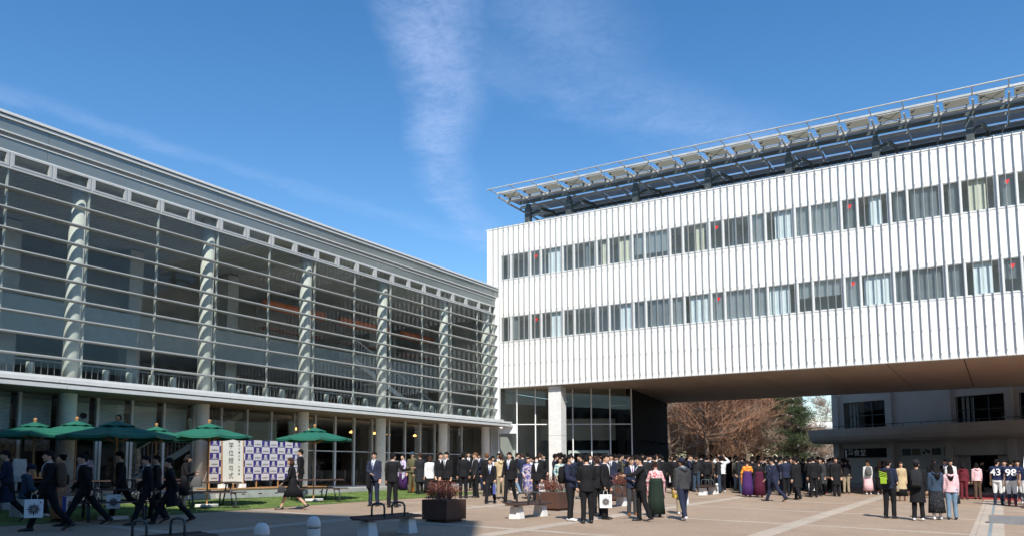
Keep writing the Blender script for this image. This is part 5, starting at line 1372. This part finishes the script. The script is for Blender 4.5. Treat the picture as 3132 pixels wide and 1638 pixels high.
a = P_(-18.17, 12.0, 268, 'bag2', label='student with glasses in black suit, third walker from the left', h=1.70, grip=True)
give_bag(a, 1, 'white star printed bag carried by the student with glasses', 0)
a = P_(-16.77, 11.75, 270, 'walk2', label='student in black suit bowing his head, fourth walker from the left', h=1.66)
a = P_(-17.94, 12.8, 265, 'stroll', label='person half hidden behind the bowing student in shade', h=1.6, tie=None)
a = P_(-16.62, 12.25, 272, 'walk3', ('coat', 'black'), label='curly haired student in a long black coat with a wide stride', hair=('curly', 'black'), h=1.64, shirt=False)
a = P_(-19.44, 14.73, 85, 'phone', ('coat', 'black'), ('skirt', 'black'), ('bob', 'black'), fem=1, label='woman in a dark coat holding a pale handbag beside the sunlit column', h=1.60, shirt=False)
handbag(a, 0, 'grey', 'pale grey handbag on the arm of the woman by the sunlit column', .34, .26, .14)
a = P_(-24.4, 14.9, 200, 'kimono', ('kimono', 'klilac'), ('hakama', 'black'), ('bun', 'black'), fem=1, label='dim figure with a red bag at the cafe door under the parasols')
handbag(a, 0, 'maroon', 'red and cream bag held at the cafe door', .28, .24, .1)
# ---- middle left
a = P_(-17.76, 17.13, 270, 'walk', ('dress', 'black'), ('skirt', 'black'), ('bob', 'brown'), fem=1, label='woman in a black dress and heels walking left past the picnic table', h=1.6, shirt=False)
handbag(a, 1, 'dgrey', 'small grey handbag of the woman in the black dress', .22, .18, .05)
a = P_(-22.3, 21.9, 255, 'stand', ('suit', 'black'), label='man in black suit in front of the backdrop, behind the woman in the dress', zoff=.05)
a = P_(-17.05, 19.9, 345, 'relax', ('suit', 'bnavy'), ('trousers', 'navy'), label='young man in a blue navy suit with a jacket over his arm', tie='blue', h=1.74)
jk = MB(); J_ = a[1]; rgk = []
for z, wx, wy in ((.03, .05, .09), (.0, .07, .12), (-.2, .06, .14), (-.42, .05, .12), (-.5, .03, .05)): rgk.append([(wx * math.cos(t) + .02 * math.sin(3 * t + z * 9), wy * math.sin(t), z) for t in [2 * math.pi * k / 18 for k in range(18)]])
jk.rings(rgk); o = jk.build('folded_jacket', CL['black'], None, smooth=True)
tag(o, 'black jacket hanging over the arm of the man in the blue navy suit', 'jacket'); o.location = Matrix.Translation(a[0].location) @ Matrix.Rotation(a[0].rotation_euler.z, 4, 'Z') @ (J_['arms'][0][1].lerp(J_['arms'][0][2], .6) + Vector((0, -.02, -.03)))
a = P_(-17.3, 21.1, 170, 'folded', ('casual', 'grey'), ('trousers', 'char'), label='man in a grey jacket seen from behind left of the long legged man', h=1.73)
a = P_(-16.25, 19.85, 150, 'hip', ('suit', 'black'), ('trousers', 'black'), label='man in black suit turning away with a hand on his hip', h=1.71)
a = P_(-22.43, 28.1, 300, 'kimono', ('kimono', 'klilac'), ('hakama', 'purple'), ('bun', 'black'), fem=1, label='woman in a pale lilac kimono and purple hakama on the turf')
t = thing('garment_bag', 'bright orange garment bag standing by the group on the turf', 'bag', (-21.2, 27.3, gz(-21.2, 27.3)))
MB().lathe([(.20, 0), (.24, .05), (.24, .85), (.17, 1.02), (.04, 1.08)], 16).build('cover', CL['orange'], t, smooth=True); MB().tube([(0, 0, 1.06), (.04, 0, 1.16), (0, 0, 1.2)], .01, 5).build('hook', 'steel', t)
a = P_(-20.9, 26.8, 320, 'stand', ('casual', 'olive'), ('trousers', 'olive'), label='person in olive beside the orange garment bag', cap='jeans')
a = P_(-20.03, 26.17, 200, 'relax', ('coat', 'char'), hair=('curly', 'brown'), label='person in a long charcoal coat right of the orange garment bag', shirt=False)
a = P_(-18.29, 24.5, 185, 'stand', ('suit', 'white'), ('midi', 'black'), ('bob', 'brown'), fem=1, label='woman from behind in a white jacket and long black skirt', shirt=False)
a = P_(-17.45, 24.0, 20, 'stroll', ('suit', 'black'), label='smiling man in black suit right of the white jacket', tie='blue')
a = P_(-16.73, 23.4, 330, 'stand', ('suit', 'black'), label='man in black suit behind the nearest planter, hand hanging over it', tie='dark', h=1.76)
a = P_(-17.4, 25.4, 165, 'stand', ('suit', 'black'), label='man in black suit with his back turned, right of the smiling pair', h=1.75)
a = P_(-24.3, 35.4, 20, 'phone', ('suit', 'black'), label='far man in black suit with a green satchel at the glass wall', tie=None)
handbag(a, 0, 'olive', 'green satchel of the far man at the glass wall', .28, .2, .02, 'satchel')
a = P_(-23.6, 35.9, 340, 'phone', ('suit', 'char'), hair=('bob', 'black'), fem=1, label='masked woman standing far back at the glass wall', mask=True)
a = P_(-17.32, 26.11, 285, 'relax', ('suit', 'char'), hair=('short', 'light'), label='man with glasses and lighter hair standing sideways on the turf edge', h=1.75)
a = P_(-17.5, 27.2, 200, 'stand', ('suit', 'black'), label='person close behind the lighter haired man', hair=('curly', 'light'), grip=True)
give_bag(a, 0, 'white printed bag held at the turf edge by the lighter haired man', 50)
a = P_(-15.13, 23.74, 350, 'walk', ('suit', 'black'), label='round faced man in black suit walking towards the viewer', tie='blue', h=1.64, grip=True)
b_ = give_bag(a, 1, 'blue and white bag carried by the round faced walking man', 80, .95)
a = P_(-16.17, 26.11, 190, 'stand', ('casual', 'beige'), ('trousers', 'khaki'), label='person in beige behind the two walking men', hair=('curly', 'brown'))
a = P_(-14.73, 24.38, 335, 'stroll', ('suit', 'black'), label='tall smiling man in black suit beside the round faced one', tie='blue', h=1.80)
a = P_(-17.67, 29.78, 250, 'bend', ('casual', 'olive'), ('trousers', 'ljeans'), shoe=('shoe', 'white'), hair=('curly', 'black'), label='person bending forward in an olive parka and light jeans')
a = P_(-15.5, 27.0, 20, 'kimono', ('kimono', 'kblue'), ('midi', 'kblue'), ('bun', 'black'), fem=1, label='woman in a red and blue kimono left of the masked woman')
a = P_(-14.39, 25.71, 355, 'stand', ('suit', 'black'), ('trousers', 'black'), ('bob', 'black'), fem=1, label='masked woman in a black trouser suit facing the viewer', mask=True, h=1.64, grip=True)
give_bag(a, 1, 'white star printed bag at the side of the masked woman', 20, .8)
a = P_(-14.6, 27.9, 10, 'kimono', ('kimono', 'kteal'), ('midi', 'kteal'), ('long', 'black'), fem=1, label='woman in a teal floral kimono behind the planter')
for x, y, l in ((-17.27, 33.45, 'small suited man standing against the concrete pier'), (-17.9, 34.2, 'far man in suit with his back turned left of the pier'), (-16.5, 34.6, 'far person in suit between the teal kimono and the pier')):
    a = P_(x, y, random.choice((0, 160, 200)), random.choice(('stand', 'relax')), ('suit', 'char'), label=l)
# ---- middle group
a = P_(-9.72, 19.15, 60, 'relax', ('casual', 'navy'), ('trousers', 'black'), shoe=('shoe', 'white'), label='masked young man in a navy hooded jacket with a black backpack', mask=True, h=1.76)
backpack(a, 'black', 'black backpack worn by the masked man in the navy jacket')
a = P_(-9.07, 18.8, 185, 'phone', ('suit', 'black'), ('trousers', 'black'), label='big man in black suit seen squarely from behind', h=1.76, hair=('short', 'black'))
a = P_(-9.25, 20.3, 70, 'stand', ('suit', 'black'), label='man in black suit holding the white star bag at the centre', h=1.78, grip=True)
give_bag(a, 0, 'white star printed bag at the centre of the plaza, fully sunlit', 5, 1.08)
a = P_(-9.9, 21.2, 200, 'stand', ('suit', 'black'), label='person in black behind the masked man and the big man', hair=('short', 'brown'), h=1.70)
a = P_(-9.24, 22.15, 15, 'relax', ('suit', 'navy'), ('trousers', 'dgrey'), hair=('short', 'brown'), shoe=('shoe', 'brown'), tie='purple', label='laughing man in an open navy suit with purple tie and tan shoes', h=1.70)
a = P_(-8.25, 20.4, 285, 'point', ('suit', 'black'), label='man in black suit stretching an arm towards the laughing man', h=1.74)
a = P_(-8.43, 21.95, 182, 'kimono', ('kimono', 'kred'), ('hakama', 'dgreen'), ('bun', 'brown'), shoe=('boot', 'black'), fem=1, label='woman from behind in a red and white kimono with dark green hakama', h=1.58)
a = P_(-8.2, 23.4, 200, 'stand', ('coat', 'olive'), ('trousers', 'khaki'), shoe=('shoe', 'white'), fem=1, hair=('bob', 'brown'), label='person in a khaki coat behind the hooded man', h=1.66, shirt=False, grip=True)
handbag(a, 1, mat('yellow_plastic', (.85, .60, .03), .4), 'yellow plastic bag held beside the red kimono', .30, .22, .03, 'plastic_bag')
o = handbag(a, 0, mat('white_plastic', (.75, .8, .85), .4), 'white plastic bag hanging below the yellow one', .30, .26, .22, 'plastic_bag')
a = P_(-7.44, 21.4, 215, 'stroll', ('casual', 'dgrey'), ('trousers', 'navy'), shoe=('shoe', 'white'), cap='navy', label='man in a dark grey jacket with a pale blue hood and navy cap', h=1.72, scarf='ljeans')
a = P_(-15.0, 34.6, 100, 'point', ('casual', 'camo'), ('trousers', 'brown'), label='man in a camouflage jacket facing right in the crowd', h=1.72)
for x, y, f_, c_, l in ((-15.9, 34.9, 10, 'bnavy', 'man in suit left of the camouflage jacket'), (-15.4, 36.2, 200, 'navy', 'tall man in suit directly behind the camouflage jacket'), (-14.1, 35.4, 180, 'char', 'man with a white hood right of the camouflage jacket')):
    a = P_(x, y, f_, 'stand', ('suit', c_), label=l, tie='blue', scarf='white' if 'hood' in l else None)
# ---- right of centre
a = P_(-11.45, 38.55, 185, 'photo', ('casual', 'white'), ('trousers', 'black'), shoe=('shoe', 'white'), label='person in a white hoodie raising both arms to take a photo', h=1.74)
a = P_(-11.3, 40.6, 180, 'stand', ('casual', 'camo'), ('trousers', 'ljeans'), label='person in jeans with a backpack right of the white hoodie', h=1.70)
backpack(a, 'dgrey', 'dark grey backpack right of the white hoodie')
a = P_(-9.32, 35.04, 178, 'kimono', ('kimono', 'korange'), ('hakama', 'purple'), ('bun', 'brown'), shoe=('boot', 'brown'), fem=1, label='woman from behind in an orange kimono and purple hakama', h=1.58)
a = P_(-8.85, 35.13, 180, 'kimono', ('kimono', 'kbw'), ('hakama', 'wine'), ('bun', 'brown'), shoe=('boot', 'brown'), fem=1, label='woman in a black and white kimono with wine red hakama', h=1.58)
a = P_(-7.59, 32.47, 250, 'walk', ('suit', 'navy'), ('trousers', 'navy'), label='man in a dark navy suit striding left right of the wine hakama', h=1.77)
a = P_(-8.2, 37.2, 200, 'phone', ('suit', 'navy'), ('trousers', 'black'), label='man holding a star bag high behind the striding man', h=1.75, grip=True)
give_bag(a, 0, 'white star printed bag right of the man striding in navy', 10)
a = P_(-7.9, 38.3, 250, 'stand', ('coat', 'black'), label='person in a black coat right of the raised star bag', shirt=False)
a = P_(-7.17, 34.4, 235, 'stroll', ('coat', 'black'), label='man in a long black coat walking, shown from his left side', h=1.74, shirt=False)
a = P_(-7.0, 37.0, 190, 'stand', ('suit', 'black'), label='tall man in black suit just behind the long black coat', h=1.80)
a = P_(-7.1, 37.94, 340, 'walk', ('suit', 'black'), label='man with glasses in black suit carrying a star bag towards the viewer', tie='blue', grip=True, h=1.68)
give_bag(a, 0, 'white star printed bag carried by the man with glasses right of centre', 10)
a = P_(-7.3, 41.0, 200, 'stand', ('casual', 'black'), ('trousers', 'dgrey'), shoe=('shoe', 'red'), label='person in a black leather jacket, grey trousers and red shoes', h=1.72)
a = P_(-7.05, 42.4, 185, 'stand', ('casual', 'white'), ('trousers', 'black'), label='person in a grey beanie with a bright yellow collar', scarf='orange', cap='grey', h=1.76)
a = P_(-6.9, 41.6, 182, 'stand', ('casual', 'black'), ('trousers', 'black'), shoe=('shoe', 'white'), label='person in a black blouson beside the yellow collar', h=1.70)
a = P_(-6.45, 42.0, 182, 'stand', ('casual', 'black'), ('trousers', 'khaki'), label='person in khaki trousers at the right end of the packed crowd', h=1.68, scarf='maroon')
for x, y, fm, l in ((-7.6, 50.2, 1, 'dim woman in shade just right of the crowd'), (-6.6, 50.6, 1, 'dim woman with long hair under the canteen sign'), (-5.7, 49.6, 1, 'dim figure walking in shade left of the white sweater')):
    a = P_(x, y, 120, 'stand', ('coat', 'dgrey'), ('skirt', 'black'), ('long', 'black'), fem=fm, label=l, shirt=False)
a = P_(-5.44, 41.74, 200, 'stand', ('casual', 'white'), ('midi', 'pink'), ('long', 'light'), shoe=('shoe', 'white'), fem=1, label='woman in a white sweater and pink skirt with a grey rucksack', h=1.60)
backpack(a, 'grey', 'light grey rucksack on the white sweater')
a = P_(-4.95, 42.1, 160, 'stand', ('casual', 'char'), ('midi', 'black'), ('long', 'light'), shoe=('shoe', 'white'), fem=1, label='woman with long light hair in dark clothes right of the white sweater')
# ---- right foreground four
a = P_(-2.86, 26.25, 150, 'relax', ('casual', 'navy'), ('trousers', 'black'), shoe=('shoe', 'black'), label='slim man in a navy jacket with a lime backpack, turned right', h=1.76)
backpack(a, 'black', 'black and lime striped backpack on the slim man', 'lime')
a = P_(-3.56, 37.06, 0, 'stand', ('coat', 'beige'), ('midi', 'black'), ('long', 'brown'), shoe=('shoe', 'brown'), fem=1, label='woman in a beige trench coat facing the viewer', h=1.62, shirt=False, grip=True)
handbag(a, 0, 'khaki', 'beige handbag of the woman in the trench coat', .30, .22, .12)
a = P_(-2.09, 25.9, 178, 'stand', ('coat', 'black'), ('trousers', 'black'), shoe=('shoe', 'white'), label='man in a long black coat and black backpack seen from behind', h=1.74, shirt=False, cap='char')
backpack(a, 'char', 'large black backpack on the man in the long black coat', s=1.1)
a = P_(-1.67, 26.67, 205, 'relax', ('casual', 'jeans'), ('midi', 'floral'), ('long', 'black'), shoe=('boot', 'white'), fem=1, label='woman in a denim jacket and dark floral skirt', h=1.66)
handbag(a, 0, 'black', 'black handbag at the hip of the woman in denim', .36, .24, .02)
a = P_(-1.30, 27.1, 190, 'stand', ('casual', 'pink'), ('trousers', 'ljeans'), ('long', 'black'), shoe=('boot', 'black'), fem=1, label='woman in a pale pink cardigan and light jeans', h=1.60)
handbag(a, 0, 'char', 'black shoulder bag on the pink cardigan', .30, .22, .04)
k_ = 0
for x, y, f_, kt, c_, cl, hs_, fm, l in ((-2.6, 40.8, 170, 'casual', 'black', 'black', 'short', 0, 'person in black behind the trench coat woman on the left'), (-1.95, 41.2, 20, 'casual', 'white', 'maroon', 'short', 0, 'person in a white top between the trench coat and the denim jacket'),
                          (-1.45, 40.6, 160, 'casual', 'maroon', 'maroon', 'bob', 1, 'person in maroon behind the denim jacket'), (-.95, 41.3, 200, 'casual', 'pink', 'brown', 'bob', 1, 'person in a pale top glimpsed between denim and pink'), (-2.2, 42.0, 0, 'suit', 'black', 'black', 'short', 0, 'man in suit behind the long black coat')):
    a = P_(x, y, f_, 'stand', (kt, c_), ('trousers', cl), (hs_, 'black'), fem=fm, label=l)
for x, y, l in ((-.95, 50.8, 'dim figure at the left of the dark doorway'), (-.2, 50.6, 'second dim figure talking at the doorway'), (.5, 49.8, 'dim figure stepping out left of the players')):
    a = P_(x, y, 60, 'phone', ('coat', 'black'), label=l, shirt=False)
# football players
def number(pr, txt):
    t, J = pr; o = bpy.data.objects.new('number', text_mesh(txt, .34, 'white', off=.006)); COL.objects.link(o); o.parent = t
    o.matrix_local = J['T'] @ Matrix.Translation((0, .158, .27)) @ Matrix.Rotation(math.pi, 4, 'Z') @ Matrix.Rotation(math.pi / 2, 4, 'X') @ Matrix.Diagonal((1.05, 1, 1, 1)).to_4x4()
pl = cloth('player_navy', (.018, .028, .075)); CL['pnavy'] = pl
for x, y, f_, ps, n_, sh, l in ((-.16, 36.8, 170, 'hip', '43', 'navy', 'football player number 43 in navy jersey, hand on hip'), (.29, 36.6, 182, 'stand', '98', 'red', 'football player number 98 in navy jersey and red shoes'), (.80, 37.6, 195, 'stand', '7', 'white', 'football player cut off by the right edge')):
    a = P_(x, y, f_, ps, ('player', 'pnavy'), ('player', 'player_white'), shoe=('sock', sh), label=l, h=1.80); number(a, n_)
    t, J = a
    for s_, e, wr, d, sd in J['arms']: MB().tube([s_ + Vector((0, 0, .045)), s_.lerp(e, .22) + Vector((0, 0, .05))], [.045, .05], 8).build('shoulder_patch', 'white', t)

for x, y, l in ((.1, 38.6, 'player seen between numbers 43 and 98'), (.55, 38.9, 'player standing beyond number 98')):
    a = P_(x, y, 0, 'stand', ('player', 'pnavy'), ('player', 'player_white'), shoe=('sock', 'white'), label=l, h=1.76)
# ---- the packed crowd under the building
rc = random.Random(42); placed = [(o.location.x, o.location.y) for o in COL.objects if o.name.startswith('person')]
tries = 0; cnt = 0
VAR = [(('suit', 'black'), ('trousers', 'black')), (('suit', 'char'), ('trousers', 'char')), (('suit', 'black'), ('trousers', 'black')), (('coat', 'black'), ('trousers', 'black')), (('casual', 'char'), ('trousers', 'jeans')), (('suit', 'navy'), ('trousers', 'navy')), (('coat', 'dgrey'), ('trousers', 'black')), (('casual', 'brown'), ('trousers', 'dgrey'))]
while cnt < 140 and tries < 6000:
    tries += 1; x, y = (rc.uniform(-17.5, -6.2), rc.uniform(37.5, 48.5)) if cnt < 112 else (rc.uniform(-19.5, -13), rc.uniform(33, 41))
    if x < -15.6 and y > 40: continue
    if x < -14 and y > 38.9 + (x + 23) * .6: continue
    v = Vector((x, y, 0)); D = v.dot(Vector((-.5145, .8575, 0))); pxx = 1566 + 2494 * v.dot(rt) / D
    if pxx < (1830 if cnt < 112 else 1700) or pxx > (2590 if cnt < 112 else 1990): continue
    if x < -17.2 + (42.3 - y) * -.15 and y > 41.5: continue
    if any((x - q[0]) ** 2 + (y - q[1]) ** 2 < .42 for q in placed): continue
    placed.append((x, y)); cnt += 1; tp, lw = rc.choice(VAR); fm = 1 if rc.random() < .2 else 0
    a = P_(x, y, rc.choice((180, 170, 200, 150, 210, 185, 20, 340, 90, 270)), rc.choice(('stand', 'relax', 'phone', 'folded', 'stand')), tp, lw, (rc.choice(('short', 'short', 'curly')) if not fm else rc.choice(('bob', 'long')), rc.choice(('black', 'black', 'brown'))), fem=fm,
           label={'suit': 'suited person ', 'coat': 'person in a long coat ', 'casual': 'person in a short jacket '}[tp[0]] + {'black': 'all in black', 'char': 'in charcoal', 'navy': 'in navy', 'dgrey': 'in dark grey', 'brown': 'in brown'}[tp[1]] + ' in the packed crowd under the raised building', group='crowd under the raised building', shirt=tp[0] == 'suit', h=rc.uniform(1.66, 1.80) if not fm else 1.6)
    if cnt % 14 == 3: give_bag(a, 0, 'white star printed bag held somewhere in the packed crowd', rc.uniform(-20, 20), group='bags held in the packed crowd')
gq = random.Random(5)
for i in range(26):
    for _ in range(60):
        x, y = (gq.uniform(-18.6, -13.4), gq.uniform(28.3, 36.5)) if i < 20 else (gq.uniform(-21.5, -17.6), gq.uniform(29.5, 34.5))
        if y < 38.3 + (x + 23.9) * .6 - 1.0 and all((x - q[0]) ** 2 + (y - q[1]) ** 2 > .5 for q in placed): break
    placed.append((x, y)); tp, lw = gq.choice(VAR[:4] + VAR[5:7]); fm = 1 if gq.random() < .25 else 0
    P_(x, y, gq.choice((180, 165, 200, 20, 340, 90, 270, 0)), gq.choice(('stand', 'relax', 'phone', 'folded', 'stroll')), tp, lw, (gq.choice(('short', 'curly')) if not fm else gq.choice(('bob', 'long')), gq.choice(('black', 'black', 'brown'))), fem=fm,
       label='person in ' + {'black': 'black', 'char': 'charcoal', 'navy': 'navy', 'dgrey': 'dark grey', 'brown': 'brown'}[tp[1]] + ' among the people gathered before the lobby glass', group='people gathered before the lobby glass', shirt=tp[0] == 'suit', h=gq.uniform(1.66, 1.8) if not fm else 1.6)
for x, y, f_ in ((-13.0, 33.8, 180), (-12.6, 35.2, 170), (-13.7, 36.6, 200), (-12.9, 37.0, 30), (-14.6, 37.4, 340)):
    a = P_(x, y, f_, 'stand', ('coat', 'char') if f_ == 180 else ('suit', 'black'), label={180: 'person in a long charcoal coat in front of the crowd', 170: 'person in suit right of the charcoal coat', 200: 'man in suit left edge of the packed crowd, back turned', 30: 'man in suit facing right at the front of the crowd', 340: 'man in suit facing the viewer by the dark lobby wall'}[f_], shirt=f_ != 180)
bpy.context.view_layer.update()
for o in COL.objects:
    if o.type == 'MESH' and o.parent is None and 'kind' not in o and 'label' not in o: print('UNTAGGED', o.name)
